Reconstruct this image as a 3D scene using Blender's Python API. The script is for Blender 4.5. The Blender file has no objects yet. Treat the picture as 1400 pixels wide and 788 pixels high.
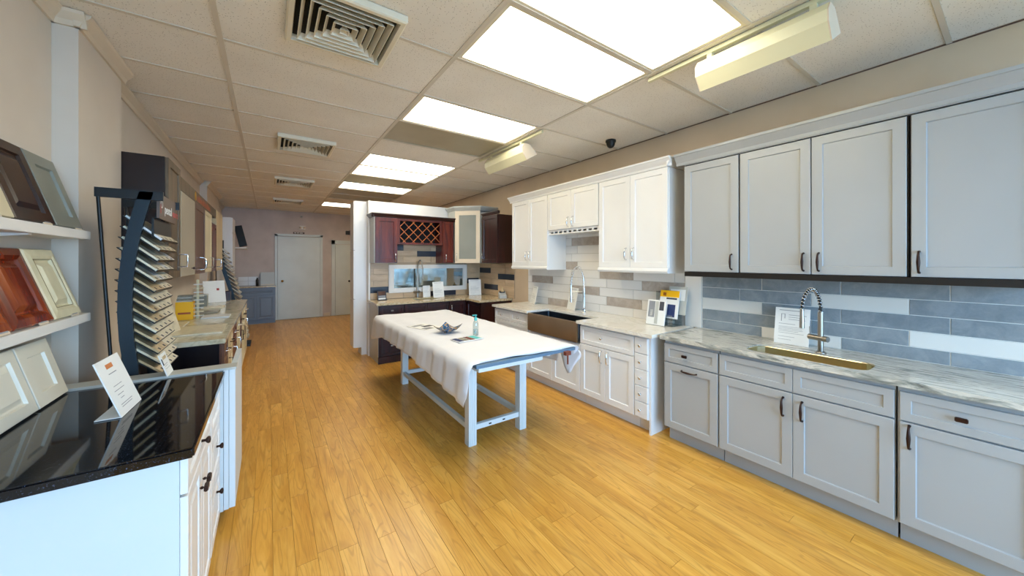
import bpy, bmesh, math, random
from mathutils import Vector, Matrix
random.seed(7)
PI = math.pi
S = bpy.context.scene
COL = S.collection

# ------------------------------------------------------------------ camera
F_PX, YAW, HOR, CAM_H = 481.4, 0.6046, 357.4, 1.525
cd = bpy.data.cameras.new('camera'); cam = bpy.data.objects.new('camera', cd); COL.objects.link(cam)
cam.location = (0, 0, CAM_H); cam.rotation_euler = (PI/2, 0, -YAW)
cd.sensor_fit = 'HORIZONTAL'; cd.sensor_width = 36.0; cd.lens = 36.0*F_PX/1400.0
cd.shift_y = -(394.0-HOR)/1400.0; cd.clip_start = 0.05
S.camera = cam
# ------------------------------------------------------------------ exposure
S.view_settings.view_transform = 'Standard'; S.view_settings.look = 'None'
S.view_settings.gamma = 1.0; S.view_settings.use_curve_mapping = False
S.view_settings.exposure = 0.68
PANEL_E = 5.2       # lit ceiling troffers
SKY_E = 11.0         # daylight through the shop front
# ------------------------------------------------------------------ sky
W = bpy.data.worlds.new('sky'); S.world = W; W.use_nodes = True
bg = W.node_tree.nodes['Background']; bg.inputs[0].default_value = (0.40, 0.65, 1.0, 1); bg.inputs[1].default_value = SKY_E

def link(o, parent=None):
    COL.objects.link(o)
    if parent is not None: o.parent = parent
    return o

# light portal in the shop window: guides sampling of the sky, gives no light of its own
pl = bpy.data.lights.new('window_portal', 'AREA'); pl.shape = 'RECTANGLE'; pl.size = 3.7; pl.size_y = 2.2
pl.cycles.is_portal = True
po = bpy.data.objects.new('window_portal', pl); po.location = (1.25, -2.36, 1.45); po.rotation_euler = (PI/2, 0, 0); link(po)

# ------------------------------------------------------------------ materials
def lin(c):
    c = [int(c[i:i+2], 16)/255 for i in (1, 3, 5)] if isinstance(c, str) else c
    return tuple((x/12.92 if x <= .04045 else ((x+.055)/1.055)**2.4) for x in c)+(1.0,)

class NT:
    def __init__(s, name):
        s.m = bpy.data.materials.new(name); s.m.use_nodes = True; s.t = s.m.node_tree
        s.b = s.t.nodes['Principled BSDF']
    def n(s, kind, **kw):
        x = s.t.nodes.new(kind)
        for k, v in kw.items():
            if k in x.inputs: x.inputs[k].default_value = v
            else: setattr(x, k, v)
        return x
    def l(s, a, b): s.t.links.new(a, b)
    def coords(s, scale=(1, 1, 1), rand=True):
        tc = s.n('ShaderNodeTexCoord'); mp = s.n('ShaderNodeMapping'); mp.inputs['Scale'].default_value = scale
        if rand:
            oi = s.n('ShaderNodeObjectInfo'); mu = s.n('ShaderNodeMath', operation='MULTIPLY'); mu.inputs[1].default_value = 37.0
            s.l(oi.outputs['Random'], mu.inputs[0])
            ad = s.n('ShaderNodeVectorMath', operation='ADD'); s.l(tc.outputs['Object'], ad.inputs[0]); s.l(mu.outputs[0], ad.inputs[1])
            s.l(ad.outputs[0], mp.inputs[0])
        else: s.l(tc.outputs['Object'], mp.inputs[0])
        return mp.outputs[0]
    def noise(s, vec, scale, detail=3, rough=.5, dist=0):
        x = s.n('ShaderNodeTexNoise'); x.inputs['Scale'].default_value = scale; x.inputs['Detail'].default_value = detail
        x.inputs['Roughness'].default_value = rough; x.inputs['Distortion'].default_value = dist; s.l(vec, x.inputs['Vector']); return x.outputs[0]
    def ramp(s, fac, stops):
        r = s.n('ShaderNodeValToRGB'); e = r.color_ramp.elements
        while len(e) < len(stops): e.new(.5)
        for q, (p, c) in zip(e, stops): q.position = p; q.color = lin(c)
        s.l(fac, r.inputs[0]); return r.outputs[0]
    def bump(s, fac, dist=.001, strength=.3):
        b = s.n('ShaderNodeBump'); b.inputs['Distance'].default_value = dist; b.inputs['Strength'].default_value = strength
        s.l(fac, b.inputs['Height']); s.l(b.outputs[0], s.b.inputs['Normal'])

def plain(name, c, rough=.5, metal=0.0, var=.04, scale=3.0, spec=.5, bump=0, bscale=200):
    t = NT(name); v = t.coords()
    lo = tuple(max(0, x-var) for x in hexf(c)); hi = tuple(min(1, x+var) for x in hexf(c))
    t.l(t.ramp(t.noise(v, scale, 2), [(.3, lo), (.7, hi)]), t.b.inputs['Base Color'])
    t.b.inputs['Roughness'].default_value = rough; t.b.inputs['Metallic'].default_value = metal
    t.b.inputs['Specular IOR Level'].default_value = spec
    if bump: t.bump(t.noise(v, bscale, 2), .0006, bump)
    return t.m
def hexf(c): return tuple(int(c[i:i+2], 16)/255 for i in (1, 3, 5)) if isinstance(c, str) else c

def wood(name, cs, rough=.4, axis='z', k=1.0, per_obj=.0, spec=.5, grain=0):
    t = NT(name); sc = {'x': (.12, 1, 1), 'y': (1, .12, 1), 'z': (1, 1, .12)}[axis]
    v = t.coords(tuple(a*k for a in sc))
    a = t.noise(v, 9, 4, .55, 1.2); b = t.noise(v, 90, 2, .5, .3)
    mx = t.n('ShaderNodeMath', operation='MULTIPLY_ADD'); mx.inputs[1].default_value = .25; t.l(b, mx.inputs[0]); t.l(a, mx.inputs[2])
    col = t.ramp(mx.outputs[0], [(.42, cs[0]), (.62, cs[1]), (.8, cs[2])])
    if grain:
        g = t.noise(t.coords((5.5, .55, 1)), 1.6, 2, .5, .4); m1 = t.n('ShaderNodeMath', operation='MULTIPLY'); m1.inputs[1].default_value = 95; t.l(g, m1.inputs[0])
        m2 = t.n('ShaderNodeMath', operation='SINE'); t.l(m1.outputs[0], m2.inputs[0])
        f = t.ramp(m2.outputs[0], [(.55, (0, 0, 0)), (1.0, (grain, grain, grain))])
        mg = t.n('ShaderNodeMix', data_type='RGBA'); t.l(f, mg.inputs[0]); t.l(col, mg.inputs[6]); mg.inputs[7].default_value = lin('#8c5418'); col = mg.outputs[2]
    if per_obj:
        oi = t.n('ShaderNodeObjectInfo'); mr = t.n('ShaderNodeMapRange'); mr.inputs[3].default_value = 1-per_obj; mr.inputs[4].default_value = 1+per_obj
        t.l(oi.outputs['Random'], mr.inputs[0]); hs = t.n('ShaderNodeHueSaturation'); t.l(mr.outputs[0], hs.inputs['Value']); t.l(col, hs.inputs['Color']); col = hs.outputs[0]
    t.l(col, t.b.inputs['Base Color']); t.b.inputs['Roughness'].default_value = rough; t.b.inputs['Specular IOR Level'].default_value = spec
    t.bump(b, .0004, .2); return t.m

def stone(name, base, stops, scale, mapping=(1, 1, 1), rough=.12, dist=1.0, fine=None, detail=6):
    t = NT(name); v = t.coords(mapping, rand=False)
    col = t.ramp(t.noise(v, scale, detail, .6, dist), stops)
    if fine:
        sp = t.ramp(t.noise(t.coords((1, 1, 1), False), fine[0], 3, .7), [(fine[1], (0, 0, 0)), (fine[2], (1, 1, 1))])
        mx = t.n('ShaderNodeMix', data_type='RGBA'); t.l(sp, mx.inputs[0]); t.l(col, mx.inputs[6]); mx.inputs[7].default_value = lin(fine[3]); col = mx.outputs[2]
    t.l(col, t.b.inputs['Base Color']); t.b.inputs['Roughness'].default_value = rough
    return t.m

def emit(name, c, e):
    t = NT(name); t.b.inputs['Base Color'].default_value = lin(c); t.b.inputs['Emission Color'].default_value = lin(c)
    t.b.inputs['Emission Strength'].default_value = e; t.b.inputs['Roughness'].default_value = .6; return t.m

def thin_glass(name, tint='#f4f8f8', gl=.08, rough=.02):
    m = bpy.data.materials.new(name); m.use_nodes = True; t = m.node_tree; t.nodes.clear()
    o = t.nodes.new('ShaderNodeOutputMaterial'); a = t.nodes.new('ShaderNodeBsdfTransparent'); a.inputs[0].default_value = lin(tint)
    g = t.nodes.new('ShaderNodeBsdfGlossy'); g.inputs['Roughness'].default_value = rough
    mx = t.nodes.new('ShaderNodeMixShader'); mx.inputs[0].default_value = gl
    t.links.new(a.outputs[0], mx.inputs[1]); t.links.new(g.outputs[0], mx.inputs[2]); t.links.new(mx.outputs[0], o.inputs[0]); return m

M = {}
M['wall_l'] = plain('left_wall_paint', '#d3c6b6', .75, var=.012, bump=.15)
M['ivory'] = plain('ivory_paint', '#e0dac9', .4, var=.01)
M['steel_dark'] = plain('dark_sink_steel', '#5f666e', .3, 1.0, .02)
M['wall'] = plain('wall_paint', '#d0b99c', .75, var=.015, bump=.15)
M['wall_back'] = plain('back_wall_paint', '#c6b8b0', .6, var=.03)
M['wall_white'] = plain('partition_paint', '#e4e0da', .5, var=.01)
M['trim'] = plain('trim_paint', '#d8c7af', .5, var=.01)
M['door_white'] = plain('white_door_paint', '#d3dad8', .4, var=.015)
M['metal_grid'] = plain('grid_metal', '#d2c8b8', .5, var=.01)
M['grey'] = plain('grey_cabinet_paint', '#a8aaab', .32, var=.006)
M['grey_dark'] = plain('cabinet_gap_brown', '#2a211c', .6, var=.01)
M['white'] = plain('white_cabinet_paint', '#e6e5e4', .33, var=.006)
M['cream'] = plain('cream_cabinet_paint', '#cfc3a2', .4, var=.02)
M['cream_glaze'] = plain('cream_glaze_paint', '#d8cfae', .4, var=.03, scale=12)
M['glaze'] = plain('brown_glaze', '#6f5c33', .5)
M['panel_daylit'] = plain('daylight_tinted_paint', '#d2dade', .4, var=.006)  # blue of the window daylight put into the panel colour
M['sage'] = plain('sage_grey_door', '#7f8278', .38, var=.02)
M['taupe_door'] = plain('taupe_flat_door', '#a39a88', .4, var=.01)
M['bluegrey'] = plain('blue_grey_cabinet', '#707c8c', .4, var=.01)
M['lightgrey'] = plain('light_grey_cabinet', '#b9bab4', .35, var=.01)
M['espresso'] = wood('espresso_wood', ['#1c0d08', '#29130b', '#341a10'], .3)
M['black_side'] = plain('black_laminate', '#0c0a14', .25, var=.01)
M['dark_side'] = plain('dark_brown_side', '#1a0806', .3, var=.01)
M['cherry'] = wood('cherry_wood', ['#38120a', '#54190c', '#6f2a13'], .32)
M['cherry_dark'] = wood('dark_cherry_wood', ['#1e0708', '#2b0b0a', '#3a100d'], .36)
M['cherry_gloss'] = wood('glossy_red_cherry', ['#4a1606', '#742509', '#974312'], .25)
M['lattice'] = wood('lattice_wood', ['#7a3b17', '#a4571f', '#c0702c'], .4)
M['olive'] = wood('olive_brown_wood', ['#4b3c2a', '#5c4b36', '#6c5a42'], .5)
M['brown2'] = wood('mid_brown_wood', ['#4a3026', '#5a3c30', '#6a4a3a'], .4)
M['tan'] = wood('tan_maple', ['#b9a27a', '#c9b48c', '#d6c39d'], .4)
M['plank'] = wood('oak_laminate', ['#c68c35', '#d59c42', '#e2ad53'], .29, 'y', 1.0, .055, .5, .55)
M['sub'] = plain('floor_joint', '#a8742c', .6)
M['chrome'] = plain('polished_chrome', '#d8dade', .12, 1.0, .01)
M['steel'] = plain('brushed_steel', '#b09c84', .33, 1.0, .02)
M['steel_in'] = plain('warm_reflection_steel', '#d8cba6', .3, 1.0, .02)  # warm reflection painted into the steel as a golden tint
M['nickel'] = plain('brushed_nickel', '#a9a39a', .3, 1.0, .02)
M['bronze'] = plain('oil_rubbed_bronze', '#3b2a25', .35, .8, .02)
M['black'] = plain('black_metal', '#121416', .4, .2, .01)
M['rack'] = plain('dark_blue_black_steel', '#1d2a33', .38, .4, .01)
M['blackstrip'] = plain('black_light_rail', '#0d0705', .5, var=.005)
M['granite_black'] = stone('black_galaxy_granite', None, [(.3, '#050508'), (.7, '#0c0b10')], 30, rough=.045, fine=(260, .62, .68, '#5f6f8c'))
M['granite_grey'] = stone('veined_grey_granite', None, [(.3, '#5f625e'), (.42, '#a2a39b'), (.52, '#d8d3c8'), (.6, '#b9b7ae'), (.74, '#e6e1d8')], 4.2, (5.5, 1, 4), .1, 1.4, fine=(140, .70, .76, '#4a4644'))
M['quartz_white'] = stone('white_marble_quartz', None, [(.3, '#e8e4dc'), (.46, '#e6e1d7'), (.5, '#dad4c8'), (.54, '#e9e4da'), (.9, '#eae6de')], 2.5, (1, 1, 1), .12, 2.2)
M['granite_beige'] = stone('beige_granite', None, [(.3, '#8f7a5c'), (.45, '#c0a983'), (.6, '#d7c6a4'), (.75, '#a98e68')], 40, (1, 1, 1), .12, .5)
M['tile_blue'] = wood('blue_grey_tile', ['#7e878d', '#899196', '#949b9f'], .25, 'y', 1.0, .06)
M['tile_white'] = plain('gloss_white_tile', '#e3dfd7', .2, var=.01)
M['tile_offwhite'] = plain('offwhite_tile', '#e5e2de', .22, var=.012)
M['tile_taupe'] = wood('taupe_tile', ['#a89c92', '#b3a79c', '#bdb2a8'], .25, 'y', 1, .06)
M['tile_beige'] = wood('beige_tile', ['#bb9f7e', '#c8ac8a', '#d3b998'], .35, 'x', 1, .05)
M['tile_dark'] = plain('dark_slate_tile', '#1d2130', .3, var=.02)
M['grout'] = plain('white_grout', '#e0ded8', .7, var=.01)
M['grout_w'] = plain('pale_grey_grout', '#bdb8b0', .7, var=.01)
M['grout_b'] = plain('tan_grout', '#b09a80', .7, var=.01)
M['paper'] = plain('white_paper', '#e9e9e6', .6, var=.006)
M['acrylic'] = thin_glass('clear_acrylic', '#eef4f6', .12)
M['ink'] = plain('grey_print', '#8b8d92', .7)
M['ink_dark'] = plain('dark_print', '#3c3e46', .7)
M['ink_orange'] = plain('orange_print', '#d0814a', .7)
M['yellow'] = plain('yellow_print', '#f0b508', .45, var=.01)
M['blueprint'] = plain('navy_print', '#2a3a68', .45, var=.04, scale=20)
M['red'] = plain('red_print', '#a83434', .5)
M['signbrown'] = plain('brown_sign_board', '#5f5048', .5, var=.01)
M['gold'] = plain('gold_emblem', '#b98a34', .4, .5)
M['orange_let'] = plain('orange_lettering', '#a5512a', .5)
M['cloth'] = plain('white_cotton_cloth', '#dfe0e6', .85, var=.008, bump=.25, bscale=500)
M['tbl'] = plain('pale_painted_table', '#d9dfe0', .45, var=.015)
M['tbl_top'] = plain('blue_table_board', '#5d7890', .5, var=.02)
M['plastic'] = plain('cream_plastic', '#d5cda9', .4, var=.01)
M['fixture'] = plain('cream_fixture_enamel', '#dcd7b4', .35, var=.01)
M['vent'] = plain('cream_vent_enamel', '#e0d6bf', .5, var=.015)
M['dark'] = plain('dark_void', '#0b0b0f', .8, var=.005)
M['teal'] = plain('teal_plastic', '#4fb8b8', .35, var=.02)
M['clear'] = thin_glass('clear_plastic', '#e4eef0', .15)
M['glass'] = thin_glass('window_glass', '#f3f8f8', .06)
M['cabglass'] = plain('frosted_cabinet_glass', '#8f9088', .22, var=.01)
M['mirror'] = plain('tinted_mirror', '#9aa09c', .06, 1.0, .02)
M['tube'] = emit('fluorescent_tube', '#fff0c8', 12.0)
M['rubber'] = plain('black_rubber', '#141414', .6)
M['clampred'] = plain('brown_red_clamp', '#7a3a28', .5)
M['lens_off'] = plain('unlit_lens', '#a79d83', .3, var=.02)
M['sample1'] = plain('ivory_stone_sample', '#d9cfb4', .3, var=.04, scale=30)
M['sample2'] = plain('tan_stone_sample', '#bfa77e', .3, var=.05, scale=30)
M['sample3'] = plain('grey_stone_sample', '#8d8878', .3, var=.05, scale=30)
M['sample4'] = plain('white_stone_sample', '#dcdedd', .3, var=.02)
def ceil_mat():
    t = NT('fissured_ceiling_tile'); v = t.coords()
    c = t.ramp(t.noise(v, 2.0, 2), [(.3, '#e6dfd4'), (.7, '#eee8de')])
    n = t.n('ShaderNodeTexVoronoi'); n.inputs['Scale'].default_value = 75; t.l(v, n.inputs['Vector'])
    s = t.ramp(n.outputs['Distance'], [(.13, (1, 1, 1)), (.2, (0, 0, 0))])
    mx = t.n('ShaderNodeMix', data_type='RGBA'); t.l(s, mx.inputs[0]); t.l(c, mx.inputs[6]); mx.inputs[7].default_value = lin('#a3988a')
    t.l(mx.outputs[2], t.b.inputs['Base Color']); t.b.inputs['Roughness'].default_value = .9; t.bump(t.noise(v, 120, 2), .001, .3); return t.m
M['ctile'] = ceil_mat()
def diffuser():
    t = NT('lit_diffuser'); v = t.coords((1, 1, 1)); c = t.ramp(t.noise(v, 1.5, 1), [(.3, '#fff6de'), (.7, '#fffaea')])
    t.l(c, t.b.inputs['Emission Color']); t.l(c, t.b.inputs['Base Color']); t.b.inputs['Emission Strength'].default_value = PANEL_E; return t.m
M['diff'] = diffuser()

# ------------------------------------------------------------------ mesh helpers
class MB:
    def __init__(s): s.v = []; s.f = []; s.m = []; s.cur = 0; s.sm = set()
    def mat(s, i): s.cur = i; return s
    def add(s, vs, fs, smooth=False):
        o = len(s.v); s.v += [tuple(p) for p in vs]
        for f in fs:
            if smooth: s.sm.add(len(s.f))
            s.f.append(tuple(i+o for i in f)); s.m.append(s.cur)
        return s
    def box(s, x0, y0, z0, x1, y1, z1):
        x0, x1 = sorted((x0, x1)); y0, y1 = sorted((y0, y1)); z0, z1 = sorted((z0, z1))
        return s.add([(x0,y0,z0),(x1,y0,z0),(x1,y1,z0),(x0,y1,z0),(x0,y0,z1),(x1,y0,z1),(x1,y1,z1),(x0,y1,z1)],
              [(0,3,2,1),(4,5,6,7),(0,1,5,4),(1,2,6,5),(2,3,7,6),(3,0,4,7)])
    def prism(s, pts, axis, a, b):
        """extrude a closed 2D polygon along an axis ('x': pts=(y,z), 'y': pts=(x,z), 'z': pts=(x,y))"""
        n = len(pts)
        def P(p, t): return {'x': (t, p[0], p[1]), 'y': (p[0], t, p[1]), 'z': (p[0], p[1], t)}[axis]
        return s.add([P(p, a) for p in pts]+[P(p, b) for p in pts],
              [tuple(range(n-1, -1, -1)), tuple(range(n, 2*n))]+[(i, (i+1) % n, n+(i+1) % n, n+i) for i in range(n)])
    def tube(s, path, r, n=8, cap=True):
        path = [Vector(p) for p in path]; rs = r if isinstance(r, (list, tuple)) else [r]*len(path)
        vs = []; ref = None
        for i, p in enumerate(path):
            d = (path[min(i+1, len(path)-1)]-path[max(i-1, 0)]).normalized()
            if ref is None: ref = Vector((0, 0, 1)) if abs(d.z) < .9 else Vector((1, 0, 0))
            a = d.cross(ref).normalized(); b = a.cross(d).normalized(); ref = b
            for k in range(n):
                t = 2*PI*k/n; vs.append(p+(a*math.cos(t)+b*math.sin(t))*rs[i])
        fs = [(i*n+k, i*n+(k+1) % n, (i+1)*n+(k+1) % n, (i+1)*n+k) for i in range(len(path)-1) for k in range(n)]
        s.add(vs, fs, True)
        if cap:
            s.add(vs[:n], [tuple(range(n-1, -1, -1))]); s.add(vs[-n:], [tuple(range(n))])
        return s
    def lathe(s, prof, n=20, c=(0, 0, 0), sx=1, sy=1):
        vs = [(c[0]+r*sx*math.cos(2*PI*k/n), c[1]+r*sy*math.sin(2*PI*k/n), c[2]+z) for r, z in prof for k in range(n)]
        return s.add(vs, [(i*n+k, i*n+(k+1) % n, (i+1)*n+(k+1) % n, (i+1)*n+k) for i in range(len(prof)-1) for k in range(n)], True)
    def rings(s, w, h, prof, x=0, z=0, y=0):
        """nested rectangles in the xz plane; prof = (inset, y); last ring capped"""
        vs = []
        for i, yy in prof:
            vs += [(x+i, y+yy, z+i), (x+w-i, y+yy, z+i), (x+w-i, y+yy, z+h-i), (x+i, y+yy, z+h-i)]
        k = len(prof); fs = [(0, 3, 2, 1)] + [(4*r+j, 4*r+(j+1) % 4, 4*r+4+(j+1) % 4, 4*r+4+j) for r in range(k-1) for j in range(4)] + [tuple(4*(k-1)+j for j in range(4))]
        return s.add(vs, fs)
    def mesh(s, name, bevel=0):
        me = bpy.data.meshes.new(name); me.from_pydata(s.v, [], s.f)
        for i, p in enumerate(me.polygons):
            p.material_index = s.m[i]
            if i in s.sm: p.use_smooth = True
        if bevel:
            bm = bmesh.new(); bm.from_mesh(me)
            bmesh.ops.remove_doubles(bm, verts=bm.verts, dist=1e-6)
            bmesh.ops.bevel(bm, geom=[e for e in bm.edges if len(e.link_faces) == 2 and e.calc_face_angle(0) > .6], offset=bevel, segments=2, affect='EDGES', clamp_overlap=True)
            bm.to_mesh(me); bm.free()
        me.update(); return me

def ob(name, me, mats, parent=None, loc=(0, 0, 0), rot=(0, 0, 0)):
    if isinstance(me, MB): me = me.mesh(name)
    if not me.materials:
        for m in (mats if isinstance(mats, (list, tuple)) else [mats]): me.materials.append(M[m] if isinstance(m, str) else m)
    o = bpy.data.objects.new(name, me); o.location = loc; o.rotation_euler = rot
    return link(o, parent)
def tag(o, label=None, cat=None, group=None, kind=None):
    if label: o['label'] = label
    if cat: o['category'] = cat
    if group: o['group'] = group
    if kind: o['kind'] = kind
    return o
def thing(name, label, cat, loc=(0, 0, 0), rz=0, group=None):
    o = bpy.data.objects.new(name, None); o.empty_display_size = .1; o.location = loc; o.rotation_euler = (0, 0, rz); link(o)
    return tag(o, label, cat, group)
def struct(name, me, mats, loc=(0, 0, 0)):
    return tag(ob(name, me, mats, None, loc), kind='structure')
def B(*a, bevel=0): 
    m = MB().box(*a); return m.mesh('box', bevel) if bevel else m
def copy_tree(o, parent=None):
    c = o.copy(); link(c, parent)
    for ch in list(o.children): copy_tree(ch, c)
    return c

# ------------------------------------------------------------------ hardware & doors
T = .02
PROF = {
 'shaker': lambda w, h: [(0, 0), (0, -T+.002), (.002, -T), (.056, -T), (.060, -T+.010)],
 'drawer': lambda w, h: [(0, 0), (0, -T+.002), (.002, -T), (.040, -T), (.043, -T+.008)],
 'slab': lambda w, h: [(0, 0), (0, -T+.004), (.004, -T)],
 'raised': lambda w, h: [(0, 0), (0, -T+.003), (.003, -T), (.045, -T), (.050, -T+.010), (.058, -T+.010), (.078, -T+.001)],
 'fancy': lambda w, h: [(0, 0), (0, -T+.006), (.006, -T), (.035, -T-.004), (.050, -T+.002), (.056, -T+.012), (.064, -T+.012), (.082, -T), (.088, -T-.003), (.094, -T-.003)],
}
_dc = {}
def door_mesh(w, h, style):
    k = (round(w, 4), round(h, 4), style)
    if k not in _dc: _dc[k] = MB().rings(w, h, PROF[style](w, h)).mesh('door')
    return _dc[k]
def mesh_pull(L=.12, proj=.03, r=.0055):
    b = MB(); b.tube([(0, 0, -L/2), (0, -proj*.8, -L/2+.006), (0, -proj, -L/2+.02), (0, -proj*1.08, 0), (0, -proj, L/2-.02), (0, -proj*.8, L/2-.006), (0, 0, L/2)], [r*1.3, r*.9, r*1.1, r*1.6, r*1.1, r*.9, r*1.3], 8); return b.mesh('pull')
def mesh_bar(L=.12, proj=.03, r=.005):
    b = MB(); b.tube([(0, 0, -L/2), (0, -proj, -L/2), (0, -proj-.001, 0), (0, -proj, L/2), (0, 0, L/2)], r, 8); return b.mesh('bar_pull')
def mesh_knob(r=.015):
    b = MB(); n = 10; prof = [(.006, 0), (.005, .012), (r*.7, .016), (r, .022), (r*.8, .028), (.0001, .030)]
    vs = [(q*math.cos(2*PI*k/n), -z, q*math.sin(2*PI*k/n)) for q, z in prof for k in range(n)]
    b.add(vs, [(i*n+k, (i+1)*n+k, (i+1)*n+(k+1) % n, i*n+(k+1) % n) for i in range(len(prof)-1) for k in range(n)], True); return b.mesh('knob')
def mesh_knob_sq(r=.014):
    b = MB(); b.box(-.005, -.014, -.005, .005, 0, .005); b.box(-r*1.5, -.028, -r*.8, r*1.5, -.014, r*.8); return b.mesh('square_knob', .003)
HW = {'pull': mesh_pull(), 'bar': mesh_bar(), 'knob': mesh_knob(), 'sqknob': mesh_knob_sq(), 'bigbar': mesh_bar(.1, .06, .006), 'arc': mesh_pull(.13, .045, .008)}
_hm = {}
def hardware(kind, matn, parent, x, z, horiz=False, name=None):
    k = (kind, matn)
    if k not in _hm: me = HW[kind].copy(); me.materials.append(M[matn]); _hm[k] = me
    return ob(name or ('knob' if 'knob' in kind else 'handle'), _hm[k], matn, parent, (x, -T, z), (0, PI/2 if horiz else 0, 0))

def front(root, kind, x0, x1, z0, z1, mt, style=None, hw=None, y=-.001):
    """one door or drawer front; hw = (kind, material, x, z, horizontal)"""
    style = style or ('shaker' if kind == 'door' else 'drawer')
    me = door_mesh(x1-x0, z1-z0, style)
    if me.materials and me.materials[0] != M[mt]:
        k = (round(x1-x0, 4), round(z1-z0, 4), style, mt)
        if k not in _dc: c = me.copy(); c.materials.clear(); _dc[k] = c
        me = _dc[k]
    d = ob(kind, me, mt, root, (x0, y, z0))
    if hw: hardware(hw[0], hw[1], d, hw[2]-x0, hw[3]-z0, hw[4] if len(hw) > 4 else False)
    return d

def cabinet(name, label, loc, rz, w, d, h, mt, fronts, toe=.0, z0=0.0, group=None, gap=False, cat='cabinet', side=None, toed=.07, low=None):
    r = thing(name, label, cat, loc, rz, group)
    b = MB(); b.box(0, 0, z0+toe, w, d, low or h)
    if low: b.box(0, 0, low, w, .012, h).box(0, .012, low, .012, d, h).box(w-.012, .012, low, w, d, h)
    ob('body', b.mesh('body', .0015), 'grey_dark' if gap else (side or mt), r)
    if gap:
        b = MB(); b.box(-.0, .004, z0+toe, .004, d, h+.0005); b.box(w-.004, .004, z0+toe, w, d, h+.0005); ob('side_panel', b, mt, r)
    if toe: ob('toe_kick', B(0.001, toed, z0+.0, w-.001, d-.01, z0+toe), side or mt, r)
    for f in fronts: front(r, *f)
    return r
RX, LX_ = -PI/2, PI/2      # facing -x (right wall) / facing +x (left wall)
def yR(y): return y

# ================================================================== SETTING
CE = 2.84; XL, XR, YB, YF = -.927, 3.377, 10.95, -2.4
# floor
PW = .0955; rows = []
floor = struct('floor', B(XL-.3, YF-.1, -.12, XR+.3, YB+.3, -.004), 'sub')
pm = {L: MB().add([(.0006, .0006, -.006), (PW-.0006, .0006, -.006), (PW-.0006, L-.0006, -.006), (.0006, L-.0006, -.006), (.0006, .0006, -.0007), (PW-.0006, .0006, -.0007), (PW-.0006, L-.0006, -.0007), (.0006, L-.0006, -.0007), (.0009, .0009, 0), (PW-.0009, .0009, 0), (PW-.0009, L-.0009, 0), (.0009, L-.0009, 0)],
    [(8, 9, 10, 11), (4, 5, 9, 8), (5, 6, 10, 9), (6, 7, 11, 10), (7, 4, 8, 11), (0, 1, 5, 4), (1, 2, 6, 5), (2, 3, 7, 6), (3, 0, 4, 7)]).mesh('plank') for L in (.62, .9, 1.24)}
rest = MB(); cnt = 0
x = XL-.01; ri = 0
while x < XR:
    y = YF - random.random()*.9
    while y < YB+.1:
        L = random.choice((.62, .9, .9, 1.24)); xc, yc = x+PW/2, y+L/2
        seen = xc > -.42 and xc < 2.98 and yc > -.55+max(0, (1.9-xc))*.45 and yc < 6.6 and not (yc < 1.9 and xc < 0)
        if seen and cnt < 297:
            ob('plank', pm[L], 'plank', floor, (x, y, 0)); cnt += 1
        else:
            rest.add([(x+.0009, y+.0009, 0), (x+PW-.0009, y+.0009, 0), (x+PW-.0009, y+L-.0009, 0), (x+.0009, y+L-.0009, 0), (x+.0006, y+.0006, -.004), (x+PW-.0006, y+.0006, -.004), (x+PW-.0006, y+L-.0006, -.004), (x+.0006, y+L-.0006, -.004)],
                     [(0, 1, 2, 3), (4, 5, 1, 0), (5, 6, 2, 1), (6, 7, 3, 2), (7, 4, 0, 3)])
        y += L
    x += PW; ri += 1
tag(ob('plank_rows', rest, 'plank', floor), kind='stuff')

# walls
wr = struct('wall_right', B(XR, YF, -.02, XR+.15, YB+.15, CE+.2), 'wall')
wl = struct('wall_left', B(XL-.15, YF, -.02, XL, YB+.15, CE+.2), 'wall_l')
ob('pilaster', B(XL-.01, 2.86, 0, -.835, 3.52, CE-.005), 'wall_l', wl)
ob('pilaster', B(XL-.01, 7.62, 0, -.835, 9.3, CE-.005), 'wall_l', wl)
wb = struct('wall_back', B(XL-.15, YB, -.02, XR+.15, YB+.15, CE+.2), 'wall_back')
b = MB(); b.box(XL-.15, YF-.15, -.02, XR+.15, YF, .3); b.box(XL-.15, YF-.15, 2.6, XR+.15, YF, CE+.2); b.box(XL-.15, YF-.15, .3, -.6, YF, 2.6); b.box(3.1, YF-.15, .3, XR+.15, YF, 2.6)
wf = struct('wall_front', b, 'wall')
wn = struct('window_1', MB().box(-.6, YF-.1, .3, -.54, YF-.02, 2.6).box(3.04, YF-.1, .3, 3.1, YF-.02, 2.6).box(-.6, YF-.1, .3, 3.1, YF-.02, .36).box(-.6, YF-.1, 2.54, 3.1, YF-.02, 2.6), 'black')
for xx in (.63, 1.86): ob('mullion', B(xx-.025, YF-.1, .36, xx+.025, YF-.02, 2.54), 'black', wn)
for xx in (-.54, .655, 1.885): ob('pane', B(xx, YF-.064, .36, xx+(1.145 if xx < 0 else 1.155 if xx > 1 else 1.18), YF-.058, 2.54), 'glass', wn)
ob('pavement', B(-8, -14, -.15, 12, YF-.16, -.05), plain('grey_pavement', '#9a9a98', .8), None); tag(bpy.data.objects['pavement'], kind='structure'); bpy.data.objects['pavement'].name = 'floor_outside'
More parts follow.
